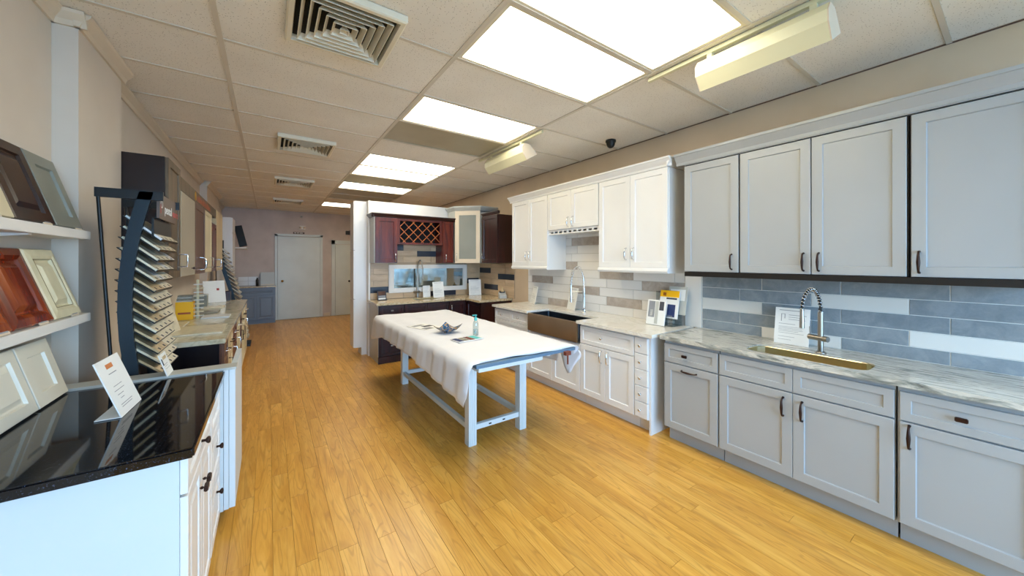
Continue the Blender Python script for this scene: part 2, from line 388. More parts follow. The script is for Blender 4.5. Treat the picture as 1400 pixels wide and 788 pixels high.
# crown along the left wall (follows the pilasters)
def crown_prof(x): return [(x-.01, CE-.003), (x+.055, CE-.003), (x+.05, CE-.02), (x+.02, CE-.05), (x+.012, CE-.075), (x-.01, CE-.075)]
i = 1
for y0, y1, xx in ((YF, 2.86, XL), (2.83, 3.56, -.835), (3.52, 7.62, XL), (7.6, 9.33, -.835), (9.3, YB, XL)):
    struct('trim_%d' % i, MB().prism(crown_prof(xx), 'y', y0, y1), 'trim'); i += 1
b = MB(); b.prism([(2.80, CE-.003), (2.86, CE-.003), (2.86, CE-.075), (2.845, CE-.075), (2.835, CE-.05), (2.805, CE-.02)], 'x', XL, -.80); struct('trim_%d' % i, b, 'trim'); i += 1
struct('baseboard_back', B(1.25, YB-.015, 0, 1.4, YB, .1), 'trim')
# back doors
d = struct('door_1', MB().rings(.97, 2.16, [(0, 0), (0, -.035), (.003, -.038)]), 'door_white', (.19, YB-.005, 0.01))
k = MB().lathe([(.0001, 0), (.028, .002), (.028, .008), (.012, .012), (.012, .03), (.026, .04), (.028, .055), (.0001, .064)], 14); ob('door_handle', k, 'gold', d, (.1, -.038, 1.0), (PI/2, 0, 0))
b = MB(); b.box(-.06, -.03, 0, -.005, .0, 2.22); b.box(.975, -.03, 0, 1.03, 0, 2.22); b.box(-.06, -.03, 2.175, 1.03, 0, 2.23); ob('door_frame', b, 'door_white', d)
d = struct('door_2', MB().rings(.95, 1.98, [(0, 0), (0, -.035), (.003, -.038)]), 'door_white', (1.53, YB-.005, .01))
b = MB(); b.box(-.09, -.03, 0, -.005, 0, 2.1); b.box(.955, -.03, 0, 1.03, 0, 2.1); b.box(-.09, -.03, 1.99, 1.03, 0, 2.1); ob('door_frame', b, 'door_white', d)
k = MB().lathe([(.0001, 0), (.028, .002), (.012, .012), (.012, .03), (.028, .05), (.0001, .06)], 12); ob('door_handle', k, 'bronze', d, (.36, -.038, .95), (PI/2, 0, 0))

# ceiling grid
T1, T2, T3, Y0, R_ = -.234, .985, 2.204, 2.686, .6096
ceil = struct('ceiling', B(XL, YF, CE+.03, XR, YB, CE+.2), 'dark')
lit = {-3: 1, -2: 1, 0: 1, 3: 1, 4: 1, 6: 1, 10: 1}; off = {1, 5, 7, 8}
tm = {}
cols = [(XL, T1), (T1, T2), (T2, T3), (T3, XR)]
k0 = int((YF-Y0)/R_)-1; k1 = int((YB-Y0)/R_)+1
for k in range(k0, k1+1):
    y0, y1 = max(YF, Y0+k*R_), min(YB, Y0+(k+1)*R_)
    if y1-y0 < .05: continue
    for ci, (x0, x1) in enumerate(cols):
        if ci == 2 and (k in lit or k in off): continue
        kk = (ci, round(y1-y0, 3))
        if kk not in tm:
            w, h = x1-x0-.016, y1-y0-.016; tm[kk] = MB().add([(0, 0, .015), (w, 0, .015), (w, h, .015), (0, h, .015), (0, 0, .004), (w, 0, .004), (w, h, .004), (0, h, .004), (.006, .006, 0), (w-.006, .006, 0), (w-.006, h-.006, 0), (.006, h-.006, 0)],
                [(3, 2, 1, 0)][:0]+[(0, 1, 2, 3), (8, 11, 10, 9), (4, 8, 9, 5), (5, 9, 10, 6), (6, 10, 11, 7), (7, 11, 8, 4), (0, 4, 5, 1), (1, 5, 6, 2), (2, 6, 7, 3), (3, 7, 4, 0)]).mesh('ceiling_tile')
        ob('ceiling_tile', tm[kk], 'ctile', ceil, (x0+.008, y0+.008, CE+.001))
    if y0 > YF+.05:
        ob('grid_bar', B(XL, y0-.012, CE-.004, XR, y0+.012, CE+.003), 'metal_grid', ceil)
for xx in (T1, T2, T3): ob('grid_bar', B(xx-.014, YF, CE-.006, xx+.014, YB, CE+.002), 'metal_grid', ceil)
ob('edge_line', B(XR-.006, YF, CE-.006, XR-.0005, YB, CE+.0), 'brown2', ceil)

ORD = {-3: 'nearest lit ceiling light panel, above the track fixture', -2: 'second lit ceiling light panel beside the big square vent', 0: 'lit ceiling light panel next to the far track fixture, single', 3: 'nearer of the two adjoining lit ceiling light panels',
       4: 'farther of the two adjoining lit ceiling light panels', 6: 'lit ceiling light panel between unlit ones above the white partition', 10: 'farthest lit ceiling light panel near the back doors',
       1: 'unlit ceiling light panel right behind the single lit one', 5: 'unlit ceiling light panel beyond the two adjoining lit ones', 7: 'nearer dark unlit ceiling light panel over the partition', 8: 'farther dark unlit ceiling light panel over the partition'}
for k in sorted(list(lit)+list(off)):
    y0 = Y0+k*R_; r = thing('ceiling_light', ORD[k], 'ceiling light', (T2, y0, CE), 0, 'recessed ceiling light panels')
    w, h = T3-T2, R_
    b = MB(); b.box(.014, .012, 0, .04, h-.012, .02); b.box(w-.04, .012, 0, w-.014, h-.012, .02); b.box(.04, .012, 0, w-.04, .03, .02); b.box(.04, h-.03, 0, w-.04, h-.012, .02)
    ob('frame', b, 'lens_off' if k in off else 'vent', r); ob('diffuser', B(.04, .03, .006, w-.04, h-.03, .012), 'diff' if k in lit else 'lens_off', r)

# vents: square stepped diffusers
def vent(loc, label):
    r = thing('ceiling_vent', label, 'ceiling vent', loc, 0, 'square ceiling vents'); s = .27
    b = MB()
    def ring(s0, z0, s1, z1):
        b.add([(-s0, -s0, z0), (s0, -s0, z0), (s0, s0, z0), (-s0, s0, z0), (-s1, -s1, z1), (s1, -s1, z1), (s1, s1, z1), (-s1, s1, z1)], [(i, (i+1) % 4, 4+(i+1) % 4, 4+i) for i in range(4)])
    ring(s, .004, s, -.03); ring(s, -.03, s-.008, -.036); ring(s-.008, -.036, s-.03, -.036); ring(s-.03, -.036, s-.036, -.002); ob('frame', b, 'vent', r)
    for i in range(6):
        b = MB(); q = s-.062-i*.038
        def rg(s0, z0, s1, z1): b.add([(-s0, -s0, z0), (s0, -s0, z0), (s0, s0, z0), (-s0, s0, z0), (-s1, -s1, z1), (s1, -s1, z1), (s1, s1, z1), (-s1, s1, z1)], [(i, (i+1) % 4, 4+(i+1) % 4, 4+i) for i in range(4)])
        rg(q+.006, -.038, q-.012, -.004); rg(q+.003, -.039, q-.014, -.004); rg(q+.006, -.038, q+.003, -.039); ob('louvre', b, 'vent', r)
    ob('backing', B(-s+.03, -s+.03, -.003, s-.03, s-.03, -.0015), 'dark', r); return r
for (x, y), l in zip([(.345, 2.14), (.345, 4.57), (.345, 6.8), (.345, 9.05)], ['large square ceiling vent nearest the camera', 'second square ceiling vent from the camera', 'third square ceiling vent from the camera', 'farthest small-looking ceiling vent near the back wall']): vent((x, y, CE-.006), l)

# dome camera
r = thing('dome_camera', 'small black dome security camera on the ceiling', 'security camera', (3.06, 2.54, CE))
ob('base', MB().lathe([(.0001, 0), (.055, 0), (.055, -.02), (.05, -.025)], 20), 'black', r); ob('dome', MB().lathe([(.046, -.02), (.045, -.045), (.035, -.068), (.018, -.082), (.0001, -.086)], 20), 'black', r)

# track wash lights
def track(y0, y1, f0, f1, lab):
    t = tag(ob('light_track', B(2.235, y0, CE-.03, 2.262, y1, CE-.006), 'fixture'), 'cream light track carrying '+lab, 'light track', 'ceiling light tracks')
    r = thing('wash_light', lab, 'track light', (2.25, f0, CE-.03), 0, 'trough lights on ceiling tracks'); L = f1-f0
    sec = [(-.02, -.03), (-.05, -.075), (-.045, -.13), (.01, -.205), (.016, -.2), (-.036, -.128), (-.04, -.08), (-.014, -.04)]
    ob('reflector', MB().prism(sec, 'y', 0, L), 'fixture', r)
    ob('hood', MB().prism([(-.02, -.03), (.05, -.03), (.15, -.12), (.143, -.126), (.048, -.04), (-.014, -.04)], 'y', 0, L), 'fixture', r)
    cap = [(-.02, -.03), (-.05, -.075), (-.045, -.13), (.01, -.205), (.15, -.12), (.05, -.03)]
    ob('end_cap', MB().prism(cap, 'y', -.006, 0), 'trim', r); ob('end_cap', MB().prism(cap, 'y', L, L+.006), 'trim', r)
    ob('tube', MB().tube([(.03, .02, -.1), (.03, L-.02, -.1)], .016, 10), 'tube', r)
    for yy in (.1*L, .9*L): ob('bracket', B(-.012, yy-.015, -.032, .012, yy+.015, .002), 'fixture', r)
track(.3, 1.52, .53, 1.16, 'nearest trough light hanging from its ceiling track')
track(2.72, 4.0, 3.0, 3.78, 'farther trough light hanging from its ceiling track')

# partition wall with white header
part = struct('wall_middle', B(1.335, 5.99, 0, XR-.001, 6.09, 2.505), 'wall_white')
ob('end_panel', B(1.318, 5.97, 0, 1.345, 6.10, 2.507), 'wall_white', part)

# tall white pantry behind the partition's end
cabinet('tall_pantry', 'tall white pantry cabinet at the end of the partition', (1.14, 6.38, 0), RX, .28, .55, 2.50, 'white',
        [('door', .003, .277, .13, .905, 'white', 'slab'), ('door', .003, .277, .915, 1.695, 'white', 'slab'), ('door', .003, .277, 1.705, 2.495, 'white', 'slab')], toe=.127, toed=.1)

# ================================================================== RIGHT WALL: grey kitchen
def pl_(x, z, h=False, k='pull', m='bronze'): return (k, m, x, z, h)
GX = 2.79; GD = .56
Gt, Gb = .832, .13
cabinet('base_cabinet', 'grey base cabinet with one drawer over a pull-out front, beside the white cabinets', (GX, 1.734, 0), RX, .443, GD, .86, 'grey',
  [('drawer', .006, .437, .681, Gt, 'grey', 'drawer', pl_(.19, .755, k='sqknob')), ('door', .006, .437, Gb, .672, 'grey', 'shaker', pl_(.22, .632, True))], toe=.12, group='grey base cabinets')
cabinet('base_cabinet', 'grey double-door sink base cabinet below the undermount sink', (GX, 1.287, 0), RX, .900, GD, .86, 'grey',
  [('drawer', .003, .449, .681, Gt, 'grey', 'drawer'), ('drawer', .452, .897, .681, Gt, 'grey', 'drawer'),
   ('door', .003, .449, Gb, .672, 'grey', 'shaker', pl_(.40, .575)), ('door', .452, .897, Gb, .672, 'grey', 'shaker', pl_(.50, .575))], toe=.12, group='grey base cabinets', low=.66)
cabinet('base_cabinet', 'grey base cabinet with one wide drawer over one door, nearest the camera', (GX, .380, 0), RX, .46, GD, .86, 'grey',
  [('drawer', .01, .452, .681, Gt, 'grey', 'drawer', pl_(.215, .757, k='sqknob')), ('door', .01, .452, Gb, .672, 'grey', 'shaker', pl_(.045, .6))], toe=.12, group='grey base cabinets')

def counter_hole(name, label, x0, x1, y0, y1, z0, z1, hole, mt, rr=.06, bevel=.004, group=None):
    hx0, hx1, hy0, hy1 = hole; b = MB(); inner = []; 
    for cx, cy, a0 in ((hx1-rr, hy1-rr, 0), (hx0+rr, hy1-rr, PI/2), (hx0+rr, hy0+rr, PI), (hx1-rr, hy0+rr, 3*PI/2)):
        for q in range(7): a = a0+q*PI/12; inner.append((cx+rr*math.cos(a), cy+rr*math.sin(a)))
    outer = []
    for i, (px, py) in enumerate(inner):
        c = i//7; q = i % 7; X, Y = (x1 if c in (0, 3) else x0), (y1 if c in (0, 1) else y0)
        if q == 3: outer.append((X, Y))
        elif (q < 3) == (c in (0, 2)): outer.append((X, py))
        else: outer.append((px, Y))
    n = len(inner)
    vs = [(x, y, z1) for x, y in outer]+[(x, y, z1) for x, y in inner]+[(x, y, z0) for x, y in outer]+[(x, y, z0) for x, y in inner]
    fs = []
    for i in range(n):
        j = (i+1) % n; fs += [(i, j, n+j, n+i), (2*n+j, 2*n+i, 3*n+i, 3*n+j), (j, i, 2*n+i, 2*n+j), (n+i, n+j, 3*n+j, 3*n+i)]
    b.add(vs, fs); return tag(ob(name, b, mt), label, 'countertop', group)
counter_hole('countertop', 'veined grey and cream granite countertop with an undermount sink opening', 2.745, 3.364, -.09, 1.755, .862, .895, (2.81, 3.07, .50, 1.14), 'granite_grey', .07)
def basin(name, label, x0, x1, y0, y1, zt, dep, mt, apron=None, cr=.05):
    r = thing(name, label, 'sink', ((x0+x1)/2, (y0+y1)/2, zt)); w, d = (x1-x0)/2, (y1-y0)/2
    def loop(a, c, z, rr):
        o = []
        for sx, sy, a0 in ((1, 1, 0), (-1, 1, PI/2), (-1, -1, PI), (1, -1, 3*PI/2)):
            for q in range(5): t = a0+q*PI/8; o.append((sx*(a-rr)+rr*math.cos(t), sy*(c-rr)+rr*math.sin(t), z))
        return o
    L = [loop(w, d, 0, cr), loop(w-.003, d-.003, -.004, cr), loop(w-.006, d-.006, -dep*.8, cr), loop(w-.03, d-.03, -dep, .04)]; b = MB(); n = 20
    vs = [p for l in L for p in l]; fs = [(i*n+k, i*n+(k+1) % n, (i+1)*n+(k+1) % n, (i+1)*n+k) for i in range(3) for k in range(n)]+[tuple(3*n+k for k in range(n))]
    b.add(vs, fs, False); ob('bowl', b, mt, r)
    ob('drain', MB().lathe([(.0001, .003), (.03, .003), (.045, .001), (.045, -.002)], 16, (0, 0, -dep+.002)), 'chrome', r)
    if apron: ob('apron', MB().box(*apron).mesh('apron', .006), 'steel', r, (-(x0+x1)/2, -(y0+y1)/2, -zt))
    return r
basin('kitchen_sink', 'narrow undermount steel sink in the veined grey granite', 2.812, 3.068, .502, 1.138, .889, .2, 'steel_in', None, .068)

# spring faucets
def spring_faucet(name, label, loc, direc, colr, spring, hcol=.30, reach=.17, top=.47, lever='side', head=.12):
    r = thing(name, label, 'faucet', loc); dx, dy = direc
    ob('base', MB().lathe([(.0001, 0), (.030, 0), (.030, .006), (.022, .010)], 18), colr, r)
    ob('column', MB().tube([(0, 0, .006), (0, 0, hcol)], .0165, 14), colr, r)
    pts = []
    for i in range(15):
        a = PI*i/14; pts.append((reach/2*(1-math.cos(a)), hcol+(top-hcol)*(.12+.88*math.sin(a)) if 0 < i < 14 else (hcol if i == 0 else hcol+.02)))
    path = [(dx*p, dy*p, z) for p, z in pts]
    ob('hose', MB().tube(path, .008, 8), 'rubber' if spring != colr else colr, r)
    b = MB(); N = 110; q = []
    for i in range(N):
        t = i/(N-1)*(len(path)-1); k = min(int(t), len(path)-2); f = t-k
        p = Vector(path[k]).lerp(Vector(path[k+1]), f); d = (Vector(path[k+1])-Vector(path[k])).normalized(); side = Vector((-dy, dx, 0)); up = side.cross(d).normalized(); a = i*2*PI/6
        q.append(p+(side*math.cos(a)+up*math.sin(a))*.0125)
    b.tube(q, .0026, 5); ob('spring', b, spring, r)
    e = Vector(path[-1]); ob('spray_head', MB().tube([e+Vector((0, 0, .01)), e-Vector((0, 0, head*.4)), e-Vector((0, 0, head*.5)), e-Vector((0, 0, head))], [.011, .012, .014, .0145], 14), colr, r)
    if lever == 'side':
        sy = Vector((-dy, dx, 0)).normalized()
        ob('valve', MB().tube([-sy*-.045+Vector((0, 0, .10)), sy*-.075+Vector((0, 0, .10))], [.019, .019], 14), colr, r)
        ob('lever', MB().tube([sy*-.068+Vector((0, 0, .115)), sy*-.07+Vector((0, 0, .17))], .004, 6), colr, r)
    else:
        sy = Vector((-dy, dx, 0)).normalized()
        ob('arm', MB().tube([(0, 0, hcol*.85), (dx*reach, dy*reach, hcol*.82)], .006, 8), colr, r)
        ob('valve', MB().tube([sy*.02+Vector((0, 0, .05)), sy*-.045+Vector((0, 0, .05))], .014, 12), colr, r)
        ob('lever', MB().tube([sy*-.04+Vector((0, 0, .05)), sy*-.055+Vector((0, 0, .13))], .005, 6), colr, r)
    return r
spring_faucet('kitchen_faucet', 'nickel faucet with a black and white spring neck at the grey sink', (3.12, .785, .895), (-.94, .34), 'nickel', 'chrome', .28, .17, .44)

# black light rail + grey uppers
UX = 3.05; UD = XR-UX-.003; Ub, Ut = 1.435, 2.375
tag(ob('light_rail', B(3.035, -.08, 1.393, XR-.004, 1.700, 1.432), 'blackstrip'), 'black light rail board under the grey wall cabinets', 'light rail')
def ucab(label, y0, w, fr): cabinet('wall_cabinet', label, (UX+.018, y0, 0), RX, w, UD-.018, Ut, 'grey', fr, z0=Ub, gap=True, group='grey wall cabinets')
ucab('narrow grey single-door wall cabinet next to the white cabinets', 1.709, .441, [('door', .0, .438, Ub, Ut-.008, 'grey', 'shaker', pl_(.39, 1.52))])
ucab('grey double-door wall cabinet above the undermount sink', 1.264, .892, [('door', .006, .443, Ub, Ut-.008, 'grey', 'shaker', pl_(.405, 1.52)), ('door', .449, .884, Ub, Ut-.008, 'grey', 'shaker', pl_(.487, 1.52))])
ucab('wide grey single-door wall cabinet nearest the camera', .368, .45, [('door', .006, .45, Ub, Ut-.008, 'grey', 'shaker', pl_(.036, 1.52))])
def crown(name, label, x, y0, y1, z0, z1, proj, mt, ends=True):
    """crown moulding on cabinets facing -x"""
    h = z1-z0; sec = [(x, z0), (x-.008, z0), (x-.010, z0+h*.25), (x-proj*.45, z0+h*.45), (x-proj*.85, z0+h*.78), (x-proj, z0+h*.8), (x-proj, z1), (x, z1)]
    b = MB(); b.prism(sec, 'y', y0, y1)
    return tag(ob(name, b, mt), label, 'moulding')
crown('crown_moulding', 'grey crown moulding running along the tops of the grey wall cabinets', 3.05, -.09, 1.78, 2.383, 2.48, .055, 'grey')
tag(ob('filler_board', B(3.05, -.085, 2.377, XR-.004, 1.709, 2.4775), 'grey'), 'grey filler board behind the crown of the grey cabinets', 'board')

# tile backsplashes
def tiles_x(parent, xw, rows, thick=.004, g=.0027):
    """rows: list of (z0,z1,[(y_a,y_b,mat)])  tiles on the right wall, facing -x"""
    for z0, z1, ts in rows:
        for a, c, m in ts:
            a, c = max(a, c), min(a, c)
            if a-c < .02: continue
            k = ('t', round(a-c, 3), round(z1-z0, 3), m)
            if k not in _dc: _dc[k] = MB().rings(a-c-2*g, z1-z0-2*g, [(0, 0), (0, -thick+.001), (.001, -thick)]).mesh('tile')
            ob('tile', _dc[k], m, parent, (xw, a-g, z0+g), (0, 0, RX))
def joints(k, fam, lo, hi, L=.489):
    off = fam[k % 2]; out = []; y = off
    while y < hi: y += L
    y_ = hi
    ys = sorted([off+i*L for i in range(-20, 20) if lo < off+i*L < hi], reverse=True)
    e = [hi]+ys+[lo]; return [(e[i], e[i+1]) for i in range(len(e)-1)]
# grey-blue backsplash
r = thing('tile_backsplash', 'backsplash of long blue-grey tiles with a few white ones', 'backsplash', (0, 0, 0))
ob('grout_bed', B(XR-.012, -.12, .895, XR-.001, 1.712, 1.388), 'grout', r)
rz_ = [.897, .981, 1.0815, 1.183, 1.283, 1.3865]; rw = []
for k in range(5):
    fam = (1.224, .899) ; ts = []
    for a, c in joints(k, fam, -.11, 1.709, .4905):
        m = 'tile_blue'; mid = (a+c)/2
        if k == 0 and .74 < mid < 1.2: m = 'tile_white'
        if k == 1 and mid < .41: m = 'tile_white'
        if k == 2 and mid > 1.24: m = 'tile_white'
        if k == 3 and .42 < mid < .88: m = 'tile_white'
        ts.append((a, c, m))
    rw.append((rz_[k], rz_[k+1], ts))
tiles_x(r, XR-.012, rw)
# white backsplash
r = thing('tile_backsplash', 'backsplash of glossy white tiles with scattered taupe ones', 'backsplash', (0, 0, 0))
ob('grout_bed', B(XR-.011, 1.875, .893, XR-.001, 4.42, 1.925), 'grout_w', r)
rw = []; top = 1.925
acc = {0: [(3.7), (1.92)], 1: [2.6], 2: [3.2], 3: [4.07, 2.1], 4: [2.7], 5: [3.6], 8: [3.2]}
for k in range(10):
    z0, z1 = .893+(0 if k == 0 else k*.1055-.006), min(top, .893+(k+1)*.1055-.006)
    if z1-z0 < .03: continue
    ts = []
    for a, c in joints(k, (3.452, 3.343), 1.877, 4.42):
        if k >= 6 and (c > 3.62 or a < 2.6): continue
        m = 'tile_taupe' if any(c < q < a for q in acc.get(k, [])) else 'tile_offwhite'
        ts.append((a, c, m))
    rw.append((z0, z1, ts))
tiles_x(r, XR-.011, rw)
struct('trim_20', B(XR-.022, 1.715, .896, XR-.001, 1.873, 1.39), 'wall_white')

# ================================================================== white kitchen
WX, WD = 2.745, .6
wt = lambda x, z, k='knob', h=False: (k, 'chrome', x, z, h)
cabinet('base_cabinet', 'narrow white cabinet with a column of five small drawers', (WX, 1.996, 0), RX, .138, WD, .86, 'white',
   [('drawer', .002, .136, .13+i*.143, .13+(i+1)*.143-.004, 'white', 'slab', wt(.069, .13+(i+.5)*.143)) for i in range(5)], toe=.125, group='white base cabinets')
cabinet('base_cabinet', 'white base cabinet with one wide drawer over two doors, right of the apron sink', (WX, 2.672, 0), RX, .674, WD, .86, 'white',
   [('drawer', .004, .670, .662, .842, 'white', 'drawer', wt(.30, .755)), ('door', .004, .335, .13, .655, 'white', 'shaker', wt(.295, .57, 'pull')), ('door', .338, .670, .13, .655, 'white', 'shaker', wt(.38, .57, 'pull'))], toe=.125, group='white base cabinets')
cabinet('base_cabinet', 'white double-door cabinet under the steel apron sink', (WX, 3.575, 0), RX, .901, WD, .64, 'white',
   [('door', .004, .449, .13, .56, 'white', 'shaker', wt(.40, .48, 'pull')), ('door', .452, .897, .13, .56, 'white', 'shaker', wt(.50, .48, 'pull')), ('drawer', .004, .897, .565, .637, 'white', 'slab')], toe=.125, group='white base cabinets')
cabinet('base_cabinet', 'white drawer base cabinet with two small top drawers, left of the apron sink', (WX, 4.386, 0), RX, .808, WD, .86, 'white',
   [('drawer', .004, .402, .70, .842, 'white', 'drawer', wt(.2, .77)), ('drawer', .406, .804, .70, .842, 'white', 'drawer', wt(.6, .77)), ('drawer', .004, .804, .42, .694, 'white', 'drawer', wt(.4, .56, 'pull', True)), ('drawer', .004, .804, .13, .414, 'white', 'drawer', wt(.4, .27, 'pull', True))], toe=.125, group='white base cabinets')
tag(ob('end_panel', B(WX+.0, 1.838, 0.0, XR-.01, 1.856, .86), 'white'), 'plain white end panel closing the white base cabinets', 'panel')
basin('apron_sink', 'brushed steel farmhouse sink with a tall apron front', 2.725, 3.053, 2.694, 3.556, .872, .22, 'steel_dark', (2.695, 2.692, .655, 2.723, 3.558, .874), .02)
b = MB()
b.box(2.685, 1.79, .865, 3.364, 2.690, .895); b.box(2.685, 3.560, .865, 3.364, 4.40, .895); b.box(3.055, 2.690, .865, 3.364, 3.560, .895)
tag(ob('countertop', b, 'quartz_white'), 'white marble-look countertop around the apron sink', 'countertop')
spring_faucet('kitchen_faucet', 'tall chrome spring faucet behind the steel apron sink', (3.2, 3.07, .895), (-.55, .83), 'chrome', 'chrome', .30, .16, .56, lever='arm', head=.2)

VX = 3.05; VD = XR-VX-.003; Vb, Vt = 1.46, 2.40
def vcab(label, y0, w, zb, fr, rail=True):
    r = cabinet('wall_cabinet', label, (VX, y0, 0), RX, w, VD, Vt, 'white', fr, z0=zb, group='white wall cabinets')
    if rail: ob('light_rail', MB().prism([(0-.03, zb-.012), (-.035, zb-.03), (-.022, zb-.05), (-.0, zb-.05), (VD, zb-.05), (VD, zb), (-.0, zb), (-.018, zb)], 'x', 0, w), 'white', r)
    return r
vcab('white double-door wall cabinet beside the grey cabinets', 2.687, .834, Vb, [('door', .006, .415, Vb, Vt, 'white', 'shaker', wt(.372, 1.60, 'pull')), ('door', .419, .828, Vb, Vt, 'white', 'shaker', wt(.462, 1.60, 'pull'))])
r = vcab('short white double-door wall cabinet above the apron sink with slotted strip below', 3.56, .871, 1.925, [('door', .004, .434, 1.93, Vt, 'white', 'shaker', wt(.395, 2.01, 'pull')), ('door', .438, .867, 1.93, Vt, 'white', 'shaker', wt(.477, 2.01, 'pull'))], rail=False)
b = MB(); 
for i in range(11): b.box(.02+i*.083-.012, 0, 1.882, .02+i*.083+.012, .015, 1.908)
b.box(0, 0, 1.906, .871, .015, 1.925); b.box(0, 0, 1.87, .871, .015, 1.883)
ob('slotted_strip', b, 'white', r); ob('rack_bottom', B(0, .016, 1.875, .871, VD, 1.882), 'white', r)
vcab('white double-door wall cabinet at the beige wall end', 4.385, .823, Vb, [('door', .004, .409, Vb, Vt, 'white', 'shaker', wt(.372, 1.60, 'pull')), ('door', .413, .819, Vb, Vt, 'white', 'shaker', wt(.45, 1.60, 'pull'))])
crown('crown_moulding', 'white crown moulding along the tops of the white wall cabinets', 3.03, 1.815, 4.43, 2.402, 2.485, .055, 'white')
tag(ob('filler_board', B(3.03, 1.853, 2.402, XR-.004, 4.385, 2.482), 'white'), 'white filler board behind the crown of the white cabinets', 'board')
crown_end = MB(); crown_end.prism([(1.853, 2.402), (1.845, 2.402), (1.84, 2.42), (1.83, 2.44), (1.815, 2.465), (1.812, 2.468), (1.812, 2.485), (1.853, 2.485)], 'x', 3.0, XR-.004)
tag(ob('crown_return', crown_end, 'white'), 'white crown return on the side of the white wall cabinets', 'moulding')

# ================================================================== cherry corner kitchen at the partition
PY, BY = 5.99, 5.415
ch = lambda x, z, k='bar', h=False: (k, 'chrome', x, z, h)
r = cabinet('base_cabinet', 'dark cherry base cabinet with a knobbed drawer and a side coloured as a grey-blue reflection', (1.337, BY, 0), 0, .379, .56, .865, 'cherry_dark',
   [('drawer', .012, .375, .70, .855, 'cherry_dark', 'drawer', ch(.19, .78, 'sqknob')), ('drawer', .012, .375, .41, .694, 'cherry_dark', 'drawer', ch(.19, .56, 'sqknob')), ('drawer', .012, .375, .11, .404, 'cherry_dark', 'drawer', ch(.19, .26, 'sqknob'))], toe=.0, group='dark cherry base cabinets')
ob('side_panel', B(-.004, .004, .0, .0, .56, .865), 'lightgrey', r)  # light grey imitates the blue-grey reflection on the cherry side
ob('base_board', B(-.008, -.028, 0, .379, .0, .10), 'cherry_dark', r)
cabinet('base_cabinet', 'dark cherry sink base cabinet on the partition wall', (1.72, BY, 0), 0, .738, .56, .865, 'cherry_dark',
   [('drawer', .004, .366, .70, .855, 'cherry_dark', 'drawer'), ('drawer', .370, .734, .70, .855, 'cherry_dark', 'drawer'), ('door', .004, .366, .11, .694, 'cherry_dark', 'shaker'), ('door', .370, .734, .11, .694, 'cherry_dark', 'shaker')], low=.70, toe=.10, group='dark cherry base cabinets')
cabinet('base_cabinet', 'dark cherry full-door base cabinet near the inner corner', (2.462, BY, 0), 0, .33, .56, .865, 'cherry_dark',
   [('door', .004, .30, .11, .855, 'cherry_dark', 'shaker', ch(.035, .73))], toe=.10, group='dark cherry base cabinets')
cabinet('base_cabinet', 'dark cherry corner base cabinet whose end faces the white kitchen', (2.80, 5.41, 0), RX, .50, .565, .865, 'cherry_dark',
   [('door', .03, .47, .11, .855, 'cherry_dark', 'shaker')], toe=.0, group='dark cherry base cabinets')
r = thing('end_panel', 'dark cherry framed end panel beside the white drawer base', 'panel', (2.78, 4.905, 0)); ob('board', B(0, -.004, 0, .59, .003, .865), 'cherry_dark', r); ob('frame', MB().box(0, -.012, 0, .06, -.004, .865).box(.53, -.012, 0, .59, -.004, .865).box(.06, -.012, .79, .53, -.004, .865).box(.06, -.012, 0, .53, -.004, .12), 'cherry_dark', r)
b = MB(); b.box(1.30, 5.37, .868, 1.95, 5.975, .90); b.box(1.95, 5.37, .868, 2.35, 5.52, .90); b.box(1.95, 5.82, .868, 2.35, 5.975, .90); b.box(2.35, 5.37, .868, 3.372, 5.975, .90); b.box(2.74, 4.87, .868, 3.372, 5.37, .90)
tag(ob('countertop', b, 'granite_beige'), 'L-shaped beige granite countertop on the dark cherry cabinets', 'countertop')
# tiles on the partition and right wall corner
r = thing('tile_backsplash', 'beige backsplash on the partition with scattered dark slate tiles', 'backsplash', (0, 0, 0))
ob('grout_bed', B(1.346, PY-.010, .90, XR-.002, PY-.001, 1.81), 'grout_b', r)
g = .0018
def tile_y(parent, x0, x1, z0, z1, m, y):
    if x1-x0 < .015: return
    k = ('ty', round(x1-x0, 3), round(z1-z0, 3), m)
    if k not in _dc: _dc[k] = MB().rings(x1-x0-2*g, z1-z0-2*g, [(0, 0), (0, -.007), (.001, -.008)]).mesh('tile')
    ob('tile', _dc[k], m, parent, (x0+g, y, z0+g))
accP = {(1, 1.5), (2, 3.2), (0, 2.75), (7, 2.3), (8, 1.78)}
for k in range(9):
    z0, z1 = .905+k*.1, .905+(k+1)*.1
    off = 1.636 if k % 2 else 1.885
    e = [1.346]+[off+i*.487 for i in range(-2, 5) if 1.36 < off+i*.487 < 3.35]+[3.374]
    for i in range(len(e)-1):
        a, c = e[i], e[i+1]; m = 'tile_dark' if any(q == k and a < xq < c for q, xq in accP) else 'tile_beige'
        if .985 < z1 and z0 < 1.475 and c > 1.64 and a < 3.08 and z0 > .96:      # cut round the window frame
            if a < 1.636: tile_y(r, a, min(c, 1.636), z0, z1, m, PY-.010)
            if c > 3.08: tile_y(r, max(a, 3.08), c, z0, z1, m, PY-.010)
        else: tile_y(r, a, c, z0, z1, m, PY-.010)
r = thing('tile_backsplash', 'golden beige backsplash with three dark tiles on the right wall corner', 'backsplash', (0, 0, 0))
ob('grout_bed', B(XR-.010, 4.80, .90, XR-.001, PY-.019, 1.485), 'grout_b', r); rw = []
